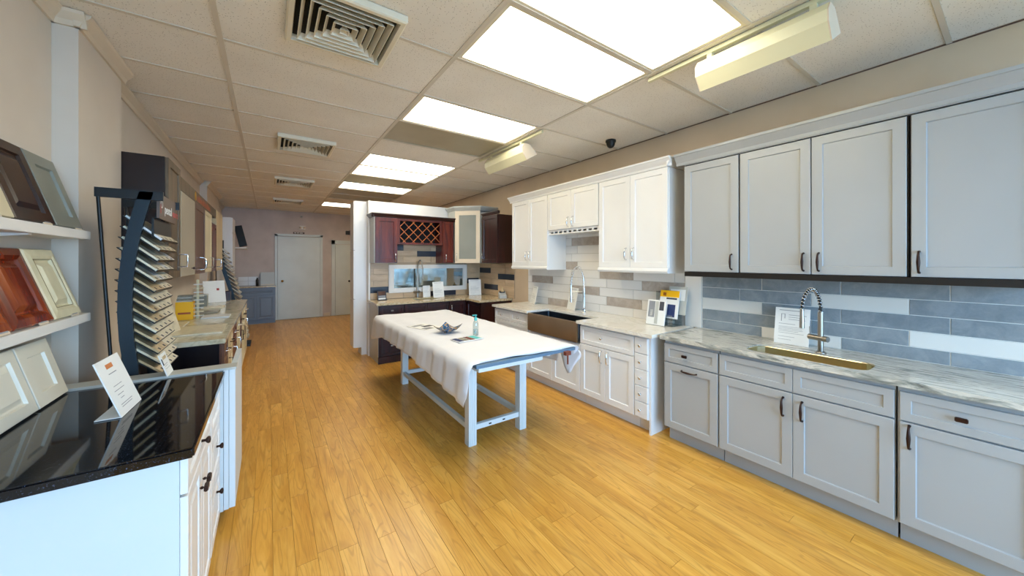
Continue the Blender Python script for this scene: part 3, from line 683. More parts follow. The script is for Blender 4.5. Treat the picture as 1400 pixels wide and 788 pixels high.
for k in range(6):
    z0, z1 = .905+k*.1, min(1.485, .905+(k+1)*.1)
    off = 5.31 if k in (1, 3) else 5.56
    e = [PY-.02]+sorted([off+i*.487 for i in range(-2, 3) if 4.83 < off+i*.487 < PY-.05], reverse=True)+[4.80]
    rw.append((z0, z1, [(e[i], e[i+1], 'tile_dark' if (k == 4 and i == 0) or (k == 3 and e[i] < 5.35 and e[i] > 5.2) or (k == 1 and 5.6 < e[i] < 5.9) else 'tile_beige') for i in range(len(e)-1)]))
tiles_x(r, XR-.010, rw)
# pass-through mirror window
r = thing('framed_mirror', 'wide white-framed mirror window above the cherry sink', 'mirror', (1.636, PY-.0185, .995))
b = MB(); w, h = 1.442, .47; b.box(0, -.022, 0, w, 0, .078); b.box(0, -.022, h-.068, w, 0, h); b.box(0, -.022, .078, .085, 0, h-.068); b.box(w-.085, -.022, .078, w, 0, h-.068)
ob('frame', b.mesh('frame', .003), 'wall_white', r); ob('glass', B(.085, -.006, .078, w-.085, -.002, h-.068), 'mirror', r)
basin('bar_sink', 'steel sink rim in the beige granite below the mirror', 1.952, 2.348, 5.522, 5.818, .898, .16, 'steel_in', None, .01)
spring_faucet('kitchen_faucet', 'nickel spring faucet in front of the framed mirror', (2.10, 5.89, .90), (.3, -.95), 'nickel', 'nickel', .42, .14, .64, lever='side')

# cherry uppers
UY = 5.68
r = cabinet('wall_cabinet', 'tall cherry wall cabinet left of the wine lattice', (1.338, UY, 0), 0, .352, .30, 2.215, 'cherry', [('door', .012, .35, 1.50, 2.21, 'cherry', 'shaker', ch(.315, 1.58))], z0=1.495, group='cherry wall cabinets', side='lightgrey')
r = thing('wine_rack_cabinet', 'cherry wine rack cabinet with a diagonal lattice front', 'wine rack', (1.692, UY, 0))
ob('body', MB().box(0, 0, 1.80, .77, .02, 1.83).box(0, 0, 2.18, .77, .02, 2.215).box(0, 0, 1.83, .045, .02, 2.18).box(.725, 0, 1.83, .77, .02, 2.18).box(0, .02, 1.80, .77, .30, 1.815).box(0, .02, 2.2, .77, .3, 2.215).box(0, .02, 1.815, .012, .3, 2.2).box(.758, .02, 1.815, .77, .3, 2.2), 'cherry', r)
ob('back', B(.012, .285, 1.815, .758, .297, 2.2), 'dark', r)
def slat(px, pz, qx, qz, y): 
    d = Vector((qx-px, 0, qz-pz)); L = d.length; a = math.atan2(d.z, d.x); o = ob('lattice_slat', B(0, y, -.0055, L, y+.008, .0055), 'lattice', r, (px, 0, pz), (0, -a, 0)); return o
x0, x1, z0, z1 = .045, .725, 1.83, 2.18; s_ = .152
for sgn, y in ((1, .006), (-1, .015)):
    i = -4
    while i < 8:
        c = x0+i*s_+.05
        pts = []
        for t in (0, 1):
            pass
        a_ = [c, z0] if sgn > 0 else [c, z1]; b_ = [c+(z1-z0), z1] if sgn > 0 else [c+(z1-z0), z0]
        if a_[0] < x0: d = x0-a_[0]; a_ = [x0, a_[1]+sgn*d]
        if b_[0] > x1: d = b_[0]-x1; b_ = [x1, b_[1]-sgn*d]
        if b_[0]-a_[0] > .03: slat(a_[0], a_[1], b_[0], b_[1], y)
        i += 1
cabinet('wall_cabinet', 'narrow cherry wall cabinet right of the wine lattice', (2.464, UY, 0), 0, .20, .30, 2.215, 'cherry', [('door', .003, .197, 1.50, 2.21, 'cherry', 'drawer', ch(.05, 1.58))], z0=1.495, group='cherry wall cabinets')
b = MB(); sec = [(UY, 2.217), (UY-.01, 2.217), (UY-.02, 2.235), (UY-.045, 2.26), (UY-.045, 2.275), (UY, 2.275)]
b.prism(sec, 'x', 1.295, 2.70); b.box(1.337, UY, 2.217, 2.665, UY+.29, 2.27); b.prism([(1.337, 2.217), (1.327, 2.217), (1.31, 2.24), (1.293, 2.26), (1.293, 2.275), (1.337, 2.275)], 'y', UY-.03, UY+.3)
tag(ob('crown_moulding', b, 'cherry_dark'), 'dark cherry crown moulding over the wine rack cabinets', 'moulding')
# diagonal glass corner cabinet
r = thing('corner_cabinet', 'pale grey corner wall cabinet with a diagonal glass door', 'cabinet', (0, 0, 0))
fp = [(2.70, PY-.022), (2.70, 5.66), (3.03, 5.36), (XR-.012, 5.36), (XR-.012, PY-.012)]
b = MB()
for z in (1.495, 1.9, 2.39): b.prism([(p[0]+(.01 if p[0] < 3 else 0), p[1]) for p in fp], 'z', z, z+.015)
ob('shelves', b, 'lightgrey', r)
b = MB(); b.box(2.70, 5.66, 1.49, 2.712, PY-.02, 2.41); b.box(3.03, 5.36, 1.49, XR-.02, 5.372, 2.41); b.box(2.72, PY-.034, 1.49, XR-.022, PY-.022, 2.41); b.box(XR-.034, 5.38, 1.49, XR-.022, PY-.035, 2.41)
ob('body', b, 'lightgrey', r)
dl = math.hypot(.33, .30); an = math.atan2(-.30, .33)
dg = ob('door', MB().box(0, -.02, 1.495, .07, 0, 2.405).box(dl-.07, -.02, 1.495, dl, 0, 2.405).box(.07, -.02, 1.495, dl-.07, 0, 1.565).box(.07, -.02, 2.33, dl-.07, 0, 2.405), 'trim', r, (2.70, 5.66, 0), (0, 0, an))
ob('glass', B(.07, -.012, 1.565, dl-.07, -.008, 2.33), 'cabglass', dg); hardware('bar', 'chrome', dg, .035, 1.60)
b = MB(); q = .05; c0 = [(2.70-q, PY-.012), (2.70-q, 5.64), (3.01, 5.36-q*1.1), (XR-.012, 5.36-q), (XR-.012, PY-.012)]; c1 = [(2.70, PY-.012), (2.70, 5.66), (3.03, 5.36), (XR-.012, 5.36), (XR-.012, PY-.012)]
vs = [(x, y, 2.41) for x, y in c1]+[(x, y, 2.465) for x, y in c0]+[(x, y, 2.485) for x, y in c0]; fs = [(i, (i+1) % 5, 5+(i+1) % 5, 5+i) for i in range(5)]+[(5+i, 5+(i+1) % 5, 10+(i+1) % 5, 10+i) for i in range(5)]+[(0, 4, 3, 2, 1), (10, 11, 12, 13, 14)]
b.add(vs, fs); ob('crown', b, 'lightgrey', r)
# cherry upper on the right wall
cabinet('wall_cabinet', 'dark cherry wall cabinet on the right wall beside the glass corner cabinet', (3.05, 5.30, 0), RX, .50, XR-3.05-.003, 2.29, 'cherry_dark', [('door', .004, .496, 1.50, 2.285, 'cherry_dark', 'shaker', ch(.06, 1.60))], z0=1.495, group='cherry wall cabinets')
crown('crown_moulding', 'dark cherry crown on the right wall cabinet', 3.05, 4.76, 5.30, 2.292, 2.34, .04, 'cherry_dark')

# ================================================================== work table with cloth
TT = .80
r = thing('work_table', 'long pale painted work table under a white cloth', 'table', (1.66, 3.45, 0))
def P(x, y): return (x-1.66, y-3.45)
for (x, y) in ((1.385, 2.61), (1.90, 2.61), (1.395, 4.38), (1.90, 4.38)):
    px, py = P(x, y); b = MB(); b.box(px-.036, py-.036, 0, px+.036, py+.036, TT-.06); 
    for q in (-.018, .0, .018): b.box(px+q-.005, py-.0395, .0, px+q+.005, py-.036, TT-.07)
    ob('leg', b, 'tbl', r)
def bar(name, x0, y0, z0, x1, y1, z1, m='tbl'): 
    a, c = P(x0, y0), P(x1, y1); return ob(name, B(a[0], a[1], z0, c[0], c[1], z1, bevel=.002), m, r)
bar('stretcher', 1.422, 2.59, .115, 1.863, 2.63, .158); bar('stretcher', 1.422, 4.36, .115, 1.863, 4.40, .158)
bar('stretcher', 1.365, 2.647, .115, 1.405, 4.343, .158); bar('stretcher', 1.885, 2.647, .115, 1.925, 4.343, .158)
b = MB(); 
for q in (1.56, 1.70): a = P(q, 2.588); b.box(a[0]-.012, a[1]-.003, .132, a[0]+.012, a[1], .142)
ob('bolt_holes', b, 'dark', r)
bar('apron', 1.21, 2.16, TT-.058, 1.79, 2.20, TT-.026); bar('apron', 1.35, 4.36, TT-.10, 1.93, 4.40, TT-.026)
bar('apron', 1.21, 2.20, TT-.058, 1.25, 4.70, TT-.026); bar('apron', 1.885, 2.22, TT-.058, 1.92, 4.34, TT-.026); bar('apron', 1.35, 2.59, TT-.085, 1.94, 2.63, TT-.026)
bar('top_board', 1.18, 2.14, TT-.024, 2.13, 4.82, TT, 'tbl_top')
r = tag(ob('clamp', MB().box(1.99, 2.105, TT-.045, 2.045, 2.137, TT-.015).box(2.012, 2.11, TT-.12, 2.022, 2.12, TT-.045), 'clampred'), 'small reddish brown clamp on the near corner of the work table', 'clamp')
# cloth
NX, NY = 44, 90; X0c, X1c, Y0c, Y1c = 1.165, 2.16, 2.15, 4.84
vs, fs = [], []
def cl(u, v):
    """u: across incl. drops (-1..2), v along 0..1 plus far drop >1"""
    y = Y0c+(Y1c-Y0c)*min(v, 1); near = .012*math.sin(9*u)+.02*math.sin(4*u+1)
    if v < .03: y = Y0c+.03*(1 if False else 0)+.03*max(0, math.sin(u*5+.4))
    fd = max(0, v-1); z = TT+.006; x = X0c+(X1c-X0c)*max(0, min(1, u))
    z += .003*math.sin(7*x+3*y)*math.sin(2.3*y)+.002*math.sin(23*x+2*y)+.0015*math.sin(31*y)
    if u < 0:
        d = -u; drop = (.17+.13*max(0, 1-(min(v, 1))*5.5/1)**1.0*1.0+.10*max(0, min(v, 1)-.72)/.28) if True else 0
        drop = .175+.105*max(0, 1-v*2.2)+.12*max(0, (min(v, 1)-.8)/.2)
        dd = d*drop; fold = (.007*math.sin(y*21+1.5*math.sin(y*5))+.003*math.sin(y*53)+.010*math.exp(-((y-3.1)/.05)**2))*min(1, dd/.06)
        x = X0c-.012-.018*min(1, dd/.03)-fold-.03*d; z = TT-.002-dd
    if u > 1:
        d = u-1; drop = .20+.07*max(0, 1-v*9)
        if v < .1: drop = .05+.22*math.exp(-((v-.05)/.03)**2)
        dd = d*drop; fold = .015*math.sin(y*20+2)*min(1, dd/.05)
        x = X1c+.012+fold+.02*d; z = TT-.002-dd
    if fd > 0:
        dd = fd*.22; y = Y1c+.015+.012*math.sin(x*30)+.02*fd; z = min(z, TT-.002-dd) if 0 <= u <= 1 else z-.0*dd
        if u < 0: y = Y1c+.015+.02*fd; z = TT-.002-max(dd, (-u)*.28)
    return (x, y, z)
us = [-1+i/8 for i in range(8)]+[i/26 for i in range(27)]+[1+i/6 for i in range(1, 7)]
vv = [0, .012]+[.03+i*.97/84 for i in range(85)]+[1+i/4 for i in range(1, 5)]
for v in vv:
    for u in us: vs.append(cl(u, v))
n = len(us)
for j in range(len(vv)-1):
    for i in range(n-1):
        if vv[j] >= 1 and (us[i] >= 1 ): continue
        fs.append((j*n+i, j*n+i+1, (j+1)*n+i+1, (j+1)*n+i))
me = MB().add(vs, fs, True).mesh('tablecloth'); me.materials.append(M['cloth']); o = ob('tablecloth', me, 'cloth')
sd = o.modifiers.new('thickness', 'SOLIDIFY'); sd.thickness = .002; sd.offset = 1
tag(o, 'white cotton cloth draped unevenly over the work table', 'tablecloth')
# things on the cloth
zt = TT+.012
r = thing('pump_bottle', 'clear bottle with a teal pump top on the white cloth', 'bottle', (1.632, 2.975, zt))
ob('body', MB().lathe([(.0001, .002), (.024, .002), (.027, .008), (.027, .115), (.022, .135), (.012, .145), (.012, .15)], 20), 'clear', r)
ob('liquid', MB().lathe([(.0001, .004), (.024, .004), (.0245, .06), (.0001, .06)], 18), 'clear', r)
ob('pump', MB().lathe([(.015, .146), (.015, .168), (.008, .172), (.006, .19), (.014, .192), (.014, .2), (.0001, .202)], 16).box(-.035, -.006, .192, .005, .006, .201), 'teal', r)
r = thing('decorative_bowl', 'shallow gold and blue patterned bowl with raised corners', 'bowl', (1.47, 3.26, zt))
t = NT('gold_blue_pattern'); v = t.coords(rand=False); vo = t.n('ShaderNodeTexVoronoi'); vo.inputs['Scale'].default_value = 45; t.l(v, vo.inputs['Vector'])
t.l(t.ramp(vo.outputs['Distance'], [(.0, '#1a1612'), (.3, '#c79a3c'), (.5, '#3f76a8'), (.75, '#14110f')]), t.b.inputs['Base Color']); t.b.inputs['Roughness'].default_value = .2; M['pattern'] = t.m
vs, fs = [], []; NN = 14
for sh in (0, 1):
    for i in range(NN+1):
        for j in range(NN+1):
            a, c = -1+2*i/NN, -1+2*j/NN; rr = max(abs(a), abs(c)); k = .105
            vs.append((a*k*(.6+.4*rr), c*k*(.6+.4*rr), .004+.036*rr**1.6+.045*(abs(a*c))**1.4-(.003 if sh else 0)))
q = (NN+1)**2
for i in range(NN):
    for j in range(NN): a = i*(NN+1)+j; fs += [(a, a+NN+1, a+NN+2, a+1), (q+a, q+a+1, q+a+NN+2, q+a+NN+1)]
ob('bowl', MB().add(vs, fs, True), 'pattern', r); ob('foot', MB().lathe([(.035, 0), (.035, .004), (.0001, .004)], 16), 'pattern', r); r.rotation_euler.z = .5
def leaflet(name, label, x, y, z, w, h, rz, blocks, thick=.006, cat='leaflet', group=None, base='paper'):
    r = thing(name, label, cat, (x, y, z), rz, group); ob('pages', B(-w/2, -h/2, 0, w/2, h/2, thick), base, r)
    for nm, mm, a, c, d, e in blocks: ob(nm, B(a*w/2, c*h/2, thick, d*w/2, e*h/2, thick+.0008), mm, r)
    return r
leaflet('brochure', 'glossy photo brochure lying in front of the patterned bowl', 1.49, 2.88, zt, .26, .15, .12, [('photo', 'blueprint', -.95, -.9, -.55, .9), ('photo', 'sample3', -.5, -.9, -.1, .9), ('photo', 'cherry_gloss', -.05, -.9, .35, .9), ('photo', 'teal', .4, -.9, .9, .9)])
leaflet('leaflet', 'thin grey printed leaflet lying flat left of the bowl', 1.40, 3.68, zt, .24, .34, .3, [('print', 'ink', -.8, -.8, .1, -.3), ('print', 'ink_dark', -.2, -.1, .8, .3), ('print', 'ink', -.7, .45, .4, .85)], .002)

# ================================================================== signs and papers
def stand_sheet(name, label, loc, rz, w, h, lean, lines, base='paper', group=None, thick=.004, cat='sign', stand=True, extra=None):
    """sheet leaning back; local -y is the face"""
    r = thing(name, label, cat, loc, rz, group)
    s = ob('sheet', B(-w/2, 0, 0, w/2, thick, h), base, r, (0, 0, 0), (-lean, 0, 0))
    b = MB()
    for (a, c, z0, z1) in lines: b.box(a*w-w/2, -.0008, z0*h, c*w-w/2, 0, z1*h)
    if lines: ob('print', b, 'ink', s)
    if extra:
        for nm, mm, a, c, z0, z1 in extra: ob(nm, B(a*w-w/2, -.0015, z0*h, c*w-w/2, 0, z1*h), mm, s)
    if stand: 
        dy = h*math.sin(lean)+.004; ob('easel', MB().add([(-w*.35, thick, .002), (w*.35, thick, .002), (w*.35, dy+.05, .0), (-w*.35, dy+.05, .0), (-w*.35, thick, .005), (w*.35, thick, .005), (w*.35, dy+.05, .003), (-w*.35, dy+.05, .003)], [(0, 3, 2, 1), (4, 5, 6, 7), (0, 1, 5, 4), (1, 2, 6, 5), (2, 3, 7, 6), (3, 0, 4, 7)]), 'acrylic', r)
    return r
LN = [(.12, .8, .92, .935), (.12, .6, .55, .56), (.12, .85, .47, .478), (.12, .8, .43, .438), (.12, .82, .39, .398), (.12, .7, .35, .358), (.12, .85, .3, .308), (.12, .6, .2, .208), (.12, .5, .12, .128), (.4, .9, .8, .812), (.4, .85, .74, .75), (.4, .88, .68, .69), (.18, .2, .62, .82), (.28, .3, .7, .82), (.18, .3, .82, .83)]
stand_sheet('info_sheet', 'faucet information sheet in a clear stand behind the grey sink', (3.235, .99, .896), RX, .215, .275, .16, LN, cat='sign')
stand_sheet('info_sheet', 'white specification sheet at the far left end of the marble counter', (3.22, 4.13, .896), RX-.35, .22, .26, .2, LN[:9], cat='sign')
stand_sheet('info_sheet', 'white sheet standing behind the chrome faucet of the apron sink', (3.225, 3.33, .896), RX-.3, .22, .29, .2, LN[:6], cat='sign')
stand_sheet('info_sheet', 'white sheet standing on the beige granite right of the mirror faucet', (2.42, 5.72, .901), .12, .21, .27, .15, LN[:9], cat='sign')
stand_sheet('info_sheet', 'small white sheet behind the mirror faucet', (2.26, 5.87, .901), .12, .14, .2, .1, LN[:4], cat='sign')
stand_sheet('info_sheet', 'white sheet standing in the corner of the beige granite counter', (3.13, 5.72, .901), -.25, .23, .29, .15, LN[:9], cat='sign')
stand_sheet('photo_card', 'small dark picture card at the left end of the beige granite', (1.49, 5.80, .901), .2, .15, .15, .15, [], 'ink_dark', cat='sign', extra=[('photo', 'brown2', .1, .9, .55, .95), ('photo', 'paper', .1, .9, .1, .25), ('photo', 'ink', .1, .9, .3, .5)])
r = thing('card_holder', 'small grey card holder with a pinkish ornament at the counter end', 'card holder', (3.27, 5.02, .901), -.3)
ob('tray', MB().prism([(-.05, 0), (.05, 0), (.05, .09), (.03, .10), (-.05, .04)], 'x', -.06, .06), 'lightgrey', r); ob('cards', B(-.045, .01, .05, .045, .03, .12), 'ink_dark', r)
ob('ornament', MB().lathe([(.0001, .10), (.03, .105), (.035, .13), (.015, .15), (.02, .17), (.0001, .18)], 12), 'sample2', r)
# brochure stand on white counter
r = thing('brochure_holder', 'clear acrylic brochure holder on the marble counter', 'brochure holder', (3.17, 2.03, .896), RX-.02)
b = MB(); 
for i in range(3): b.box(-.14+.0*i, .06*i-.01, .05*i, .14, .06*i-.006, .05*i+.11)
b.box(-.14, -.01, 0, .14, .16, .004); b.box(-.14, .15, 0, .14, .154, .32)
ob('holder', b, 'acrylic', r)
MR = RX-.02
def mag(label, ox, oy, oz, w, h, cover, ex):
    c, s = math.cos(MR), math.sin(MR); x, y = 3.17+ox*c-oy*s, 2.02+ox*s+oy*c
    stand_sheet('magazine', label, (x, y, .896+oz), MR, w, h, .18, [], cover, stand=False, thick=.008, cat='magazine', group='magazines in the acrylic holder', extra=ex)
mag('white magazine with grey interior photos, front of the holder', -.03, -.05, .004, .20, .245, 'paper', [('photo', 'ink', .08, .42, .3, .95), ('photo', 'lightgrey', .45, .62, .05, .95), ('photo', 'ink_dark', .66, .9, .6, .95), ('photo', 'paper', .18, .32, .35, .6)])
mag('magazine with a yellow masthead and navy figure in the holder', .055, .03, .075, .20, .27, 'paper', [('masthead', 'yellow', 0, 1, .76, 1), ('photo', 'red', .15, .32, .8, .92), ('photo', 'blueprint', .45, .85, .05, .5), ('photo', 'ink_dark', .35, .9, .68, .74)])
mag('pale magazine at the back of the holder', .115, .075, .115, .19, .27, 'lightgrey', [('photo', 'paper', .1, .9, .5, .9)])

# ================================================================== LEFT SIDE
# cabinet 1 : white raised doors, side tinted blue for daylight, black granite
cb = cabinet('base_cabinet', 'white base cabinet with daylight-tinted side under the black granite', (-.247, 1.605, 0), LX_, .975, .56, .862, 'panel_daylit',
   [('drawer', .01, .58, .735, .855, 'white', 'drawer', ('knob', 'bronze', .30, .79)), ('drawer', .60, .965, .66, .855, 'white', 'raised'),
    ('door', .01, .29, .10, .725, 'white', 'raised', ('sqknob', 'bronze', .255, .62)), ('door', .295, .58, .10, .725, 'white', 'raised', ('sqknob', 'bronze', .33, .62)),
    ('drawer', .60, .965, .40, .65, 'white', 'raised', ('knob', 'bronze', .80, .55)), ('drawer', .60, .965, .10, .39, 'white', 'raised', ('knob', 'bronze', .80, .31))], toe=.09)
tag(ob('countertop', B(-.86, 1.575, .866, -.205, 2.588, .902, bevel=.006), 'granite_black'), 'polished black speckled granite countertop in the left foreground', 'countertop')
# end panel with white top edge
r = thing('end_panel', 'pale fluted end panel between black counter and tile rack', 'panel', (0, 2.60, 0))
ob('board', B(-.90, 0, .09, -.222, .10, .898), 'panel_daylit', r); ob('top_edge', B(-.90, -.004, .898, -.155, .105, .912), 'lightgrey', r)
b = MB(); b.box(-.222, 0, .09, -.214, .10, .898); b.box(-.212, 0, .095, -.190, .10, .898); b.box(-.188, 0, .10, -.160, .6, .898); ob('flutes', b, 'panel_daylit', r)

def text_ob(nm, c, m):
    o = bpy.data.objects.new(nm, c); COL.objects.link(o); dg = bpy.context.evaluated_depsgraph_get()
    me = bpy.data.meshes.new_from_object(o.evaluated_get(dg)); me.materials.clear(); me.materials.append(M[m]); bpy.data.objects.remove(o)
    return bpy.data.objects.new(nm, me)
# tile display rack
def tile_rack(label, loc, text=True, sc=1.0, n=14, ztop=1.74, dz=.058, W_=.42, detail=True, yfun=None):
    r = thing('tile_display_rack', label, 'display rack', loc, LX_)
    # local: x along the wall (0..W), -y out to the aisle, z up
    def yf(z):
        if yfun: return yfun(z)
        t = max(-.8, (z-1.28)/.45); return -(.297+.043*t*t)
    zs = [0, .3, .6, .8, .95, 1.1, 1.25, 1.4, 1.52, 1.64, 1.75, 1.84, 1.91]
    for xs in (-.02, W_+.0):
        b = MB(); pts = []
        for z in zs:
            y = yf(z)+.105
            pts.append((y, z))
        vs = []
        for (y, z) in pts: vs += [(xs, y-.026, z), (xs+.02, y-.026, z), (xs+.02, y+.03, z), (xs, y+.03, z)]
        k = len(pts); fs = [(4*i+j, 4*i+(j+1) % 4, 4*i+4+(j+1) % 4, 4*i+4+j) for i in range(k-1) for j in range(4)]+[(3, 2, 1, 0), (4*k-4, 4*k-3, 4*k-2, 4*k-1)]
        b.add(vs, fs); ob('spine', b, 'rack', r)
        if text: ob('back_post', MB().tube([(xs+.01, -.19, 0), (xs+.01, -.09, ztop+.16)], .008, 6), 'black', r)
        if text: ob('top_arm', B(xs, -.34, ztop+.125, xs+.02, -.08, ztop+.175), 'black', r)
    ob('base_plate', B(-.02, -.45, 0, W_+.02, -.05, .03), 'black', r)
    kinds = ['sample1', 'sample1', 'sample2', 'sample1', 'sample3', 'sample2', 'sample1', 'sample4']
    ang = math.radians(42); L = .20
    tw = W_/4
    sm = {}
    for i in range(n):
        z = ztop-.10-i*dz; y = yf(z); 
        tr = ob('tray', _tray(W_, L), 'black', r, (0, y, z), (ang, 0, 0))
        for j in range(4):
            m = kinds[(i*5+j*3+i//3) % 8] if i > 4 else ('sample1' if (i+j) % 5 else 'sample4')
            if m not in sm: sm[m] = _chip(tw-.006, L, m)
            ob('sample_tile', sm[m], m, tr, (j*tw+.003, 0, .004))
    if text:
        hd = ob('header_sign', B(0, -.322, ztop+.03, W_, -.31, ztop+.17), 'signbrown', r)
        def txt(s, size, x, z, m, nm='lettering'):
            c = bpy.data.curves.new(nm, 'FONT'); c.body = s; c.size = size; c.extrude = .0005; o = text_ob(nm, c, m); link(o, hd); o.location = (x, -.3225, z-.015); o.rotation_euler = (PI/2, 0, 0)
        txt('pental', .075, .12, ztop+.085, 'paper'); txt('quartz', .065, .325, ztop+.085, 'red')
        b = MB(); b.lathe([(.018, 0), (.024, 0), (.024, .001), (.018, .001)], 20); ob('emblem', b, 'paper', hd, (.05, -.3225, ztop+.115), (PI/2, 0, 0)); ob('emblem_stem', B(.026, -.3235, ztop+.06, .034, -.322, ztop+.115), 'red', hd)
        ob('display_panel', B(0, -.30, ztop-.08, W_, -.29, ztop+.03), 'black', r)
    return r
_tc = {}
def _tray(W_, L):
    if 'tray' not in _tc: _tc['tray'] = MB().box(0, 0, -.002, W_, L, .002).box(0, -.004, -.002, W_, 0, .014).mesh('tray')
    return _tc['tray']
def _chip(w, L, m):
    b = MB(); b.box(0, .0, 0, w, L-.01, .010); b.mat(1).box(w*.38, -.001, .001, w*.68, .0, .009); b.box(w*.38, .006, .010, w*.62, .022, .0104)
    me = b.mesh('sample_tile'); me.materials.append(M[m]); me.materials.append(M['ink_dark']); return me
tile_rack('dark steel tile display rack with many sloped stone samples, nearest the camera', (-.83, 2.77, 0))
tile_rack('distant dark steel tile rack leaning out past the end of the left counter', (-.72, 7.90, 0), text=False, n=20, ztop=1.76, dz=.08, yfun=lambda z: -.12-.18*(1.62-min(z, 1.62))/.69 if z > .93 else -.30-.12*(.93-z)/.83)

# left base cabinets (mixed display doors)
yy = 3.66; FX = -.315
tag(ob('end_panel', B(-.90, 3.635, .09, -.325, 3.655, .862), 'black_side'), 'glossy black-navy side panel under the quartz counter', 'panel')
specs = [('brown2', .32, 'drawer', 'chrome'), ('tan', .50, 'shaker', 'bronze'), ('cherry', .52, 'raised', 'chrome'), ('cream', .50, 'raised', 'chrome'), ('brown2', .40, 'shaker', 'bronze'), ('cream_glaze', .7, 'fancy', 'bronze'), ('tan', .55, 'shaker', 'chrome')]
names = ['brown', 'light tan', 'red cherry', 'cream', 'mid brown second', 'glazed cream', 'far tan']
for (m, w, st, hm), nm in zip(specs, names):
    fr = [('drawer', .004, w-.004, .70, .855, m, 'drawer', ('bar', hm, w/2, .78, True)), ('door', .004, w-.004, .11, .694, m, 'shaker' if st == 'drawer' else st, ('bar', hm, .05, .60))]
    cabinet('base_cabinet', nm+' display base cabinet along the left wall counter', (FX, yy, 0), LX_, w, .58, .862, m, fr, toe=.10, group='mixed display base cabinets'); yy += w+.003
tag(ob('countertop', B(-.915, 3.62, .868, -.285, yy+.01, .905, bevel=.004), stone('cream_speckled_granite', None, [(.3, '#a39a7c'), (.5, '#cfc8ae'), (.7, '#ddd8c4')], 12, (1, 1, 1), .1)), 'cream speckled stone countertop along the left wall', 'countertop')

# left wall display cabinets
def lcab(label, y, w, zt, m, style, hw, x=-.62, zb=1.395, side=None):
    cabinet('wall_cabinet', label, (x, y, 0), LX_, w, x-XL-.004, zt, m, [('door', .003, w-.003, zb, zt-.004, m, style, hw)], z0=zb, group='mixed display wall cabinets', side=side)
lcab('tall olive-brown display wall cabinet with a dark side', 3.53, .42, 2.285, 'olive', 'shaker', ('bigbar', 'chrome', .30, 1.53), side='dark_side')
lcab('flat taupe display wall cabinet below the dark header board', 3.97, .68, 2.12, 'taupe_door', 'slab', ('sqknob', 'bronze', .47, 1.46))
lcab('mid brown display wall cabinet with an arched chrome pull', 4.66, .66, 2.12, 'brown2', 'shaker', ('arc', 'chrome', .30, 1.50))
lcab('cream display wall cabinet', 5.33, .56, 2.12, 'cream', 'raised', ('bar', 'nickel', .42, 1.51))
lcab('red cherry display wall cabinet', 5.90, .48, 2.03, 'cherry', 'raised', ('bigbar', 'chrome', .38, 1.50))
lcab('tall tan display wall cabinet at the end of the left run', 6.40, .75, 2.25, 'tan', 'slab', None)
r = thing('header_board', 'dark header board with a gold emblem and orange marks above the display doors', 'sign board', (0, 0, 0))
ob('board', B(-.90, 3.965, 2.123, -.605, 6.38, 2.235), 'olive', r)
ob('emblem', MB().lathe([(.0001, .004), (.045, .004), (.045, 0)], 20), 'gold', r, (-.605, 4.72, 2.18), (0, PI/2, 0))
b = MB(); yy = 4.82
for i in range(10):                       # illegible orange strokes, as in the photograph
    w = .05+.03*((i*7) % 3)/2; h = .055+.02*((i*5) % 3)/2; b.box(-.604, yy, 2.14, -.602, yy+w*.35, 2.14+h); b.box(-.604, yy+w*.5, 2.145, -.602, yy+w, 2.14+h*.8); yy += w+.035
ob('lettering', b, 'orange_let', r)

# shelves with sample doors
SX = -.775
def shelf(z, lab):
    r = thing('wall_shelf', lab, 'shelf', (0, 0, z), 0, 'white sample shelves')
    ob('board', B(XL+.002, .6, -.043, SX, 2.80, 0, bevel=.002), 'wall_white', r)
    for y in (2.28, 1.2):
        b = MB(); b.box(XL+.002, y-.012, -.19, XL+.006, y+.012, -.043); b.box(XL+.002, y-.012, -.05, SX-.02, y+.012, -.044)
        pts = [(XL+.006+.0, -.185)]
        b.prism([(XL+.006, -.18), (XL+.012, -.10), (XL+.04, -.06), (SX-.03, -.05), (XL+.02, -.05), (XL+.006, -.055)], 'y', y-.005, y+.005)
        ob('bracket', b, 'wall_white', r)
shelf(1.682, 'upper white wall shelf holding dark sample doors'); shelf(1.255, 'lower white wall shelf holding cherry and cream sample doors')
def sample(label, y1, w, h, z, m, style, xb=-.805, xt=-.905, glaze=False):
    """sample door leaning on the left wall; right edge at y1"""
    lean = math.asin((xb-xt)/h) if abs(xb-xt) < h else .2
    r = thing('sample_door', label, 'cabinet door', (xb, y1-w, z), LX_, 'sample cabinet doors on shelves')
    p = ob('panel', door_mesh(w, h, style) if False else MB().rings(w, h, PROF[style](w, h)), m, r, (0, 0, 0), (-lean, 0, 0))
    if glaze:
        b = MB()
        for i_ in (.05, .085):
            for a in ((i_, -T-.001, i_, w-i_, -T+.0, i_+.002), (i_, -T-.001, h-i_-.002, w-i_, -T, h-i_), (i_, -T-.001, i_, i_+.002, -T, h-i_), (w-i_-.002, -T-.001, i_, w-i_, -T, h-i_)): b.box(*a)
        ob('glaze_line', b, 'glaze', p)
    return r
sample('sage grey shaker sample door at the right end of the upper shelf', 2.745, .268, .345, 1.684, 'sage', 'shaker')
sample('espresso brown sample door on the upper shelf beside the sage one', 2.465, .30, .345, 1.684, 'espresso', 'raised')
sample('gold-cream sample door at the left picture edge of the upper shelf', 2.155, .26, .30, 1.684, 'cream', 'shaker', xt=-.89)
sample('cream glazed raised-panel sample door on the lower shelf', 2.735, .265, .335, 1.257, 'cream_glaze', 'fancy', glaze=True)
sample('red cherry raised-panel sample door on the lower shelf', 2.46, .30, .335, 1.257, 'cherry_gloss', 'fancy')
sample('second red cherry sample door at the left edge of the lower shelf', 2.15, .30, .33, 1.257, 'cherry_gloss', 'fancy')
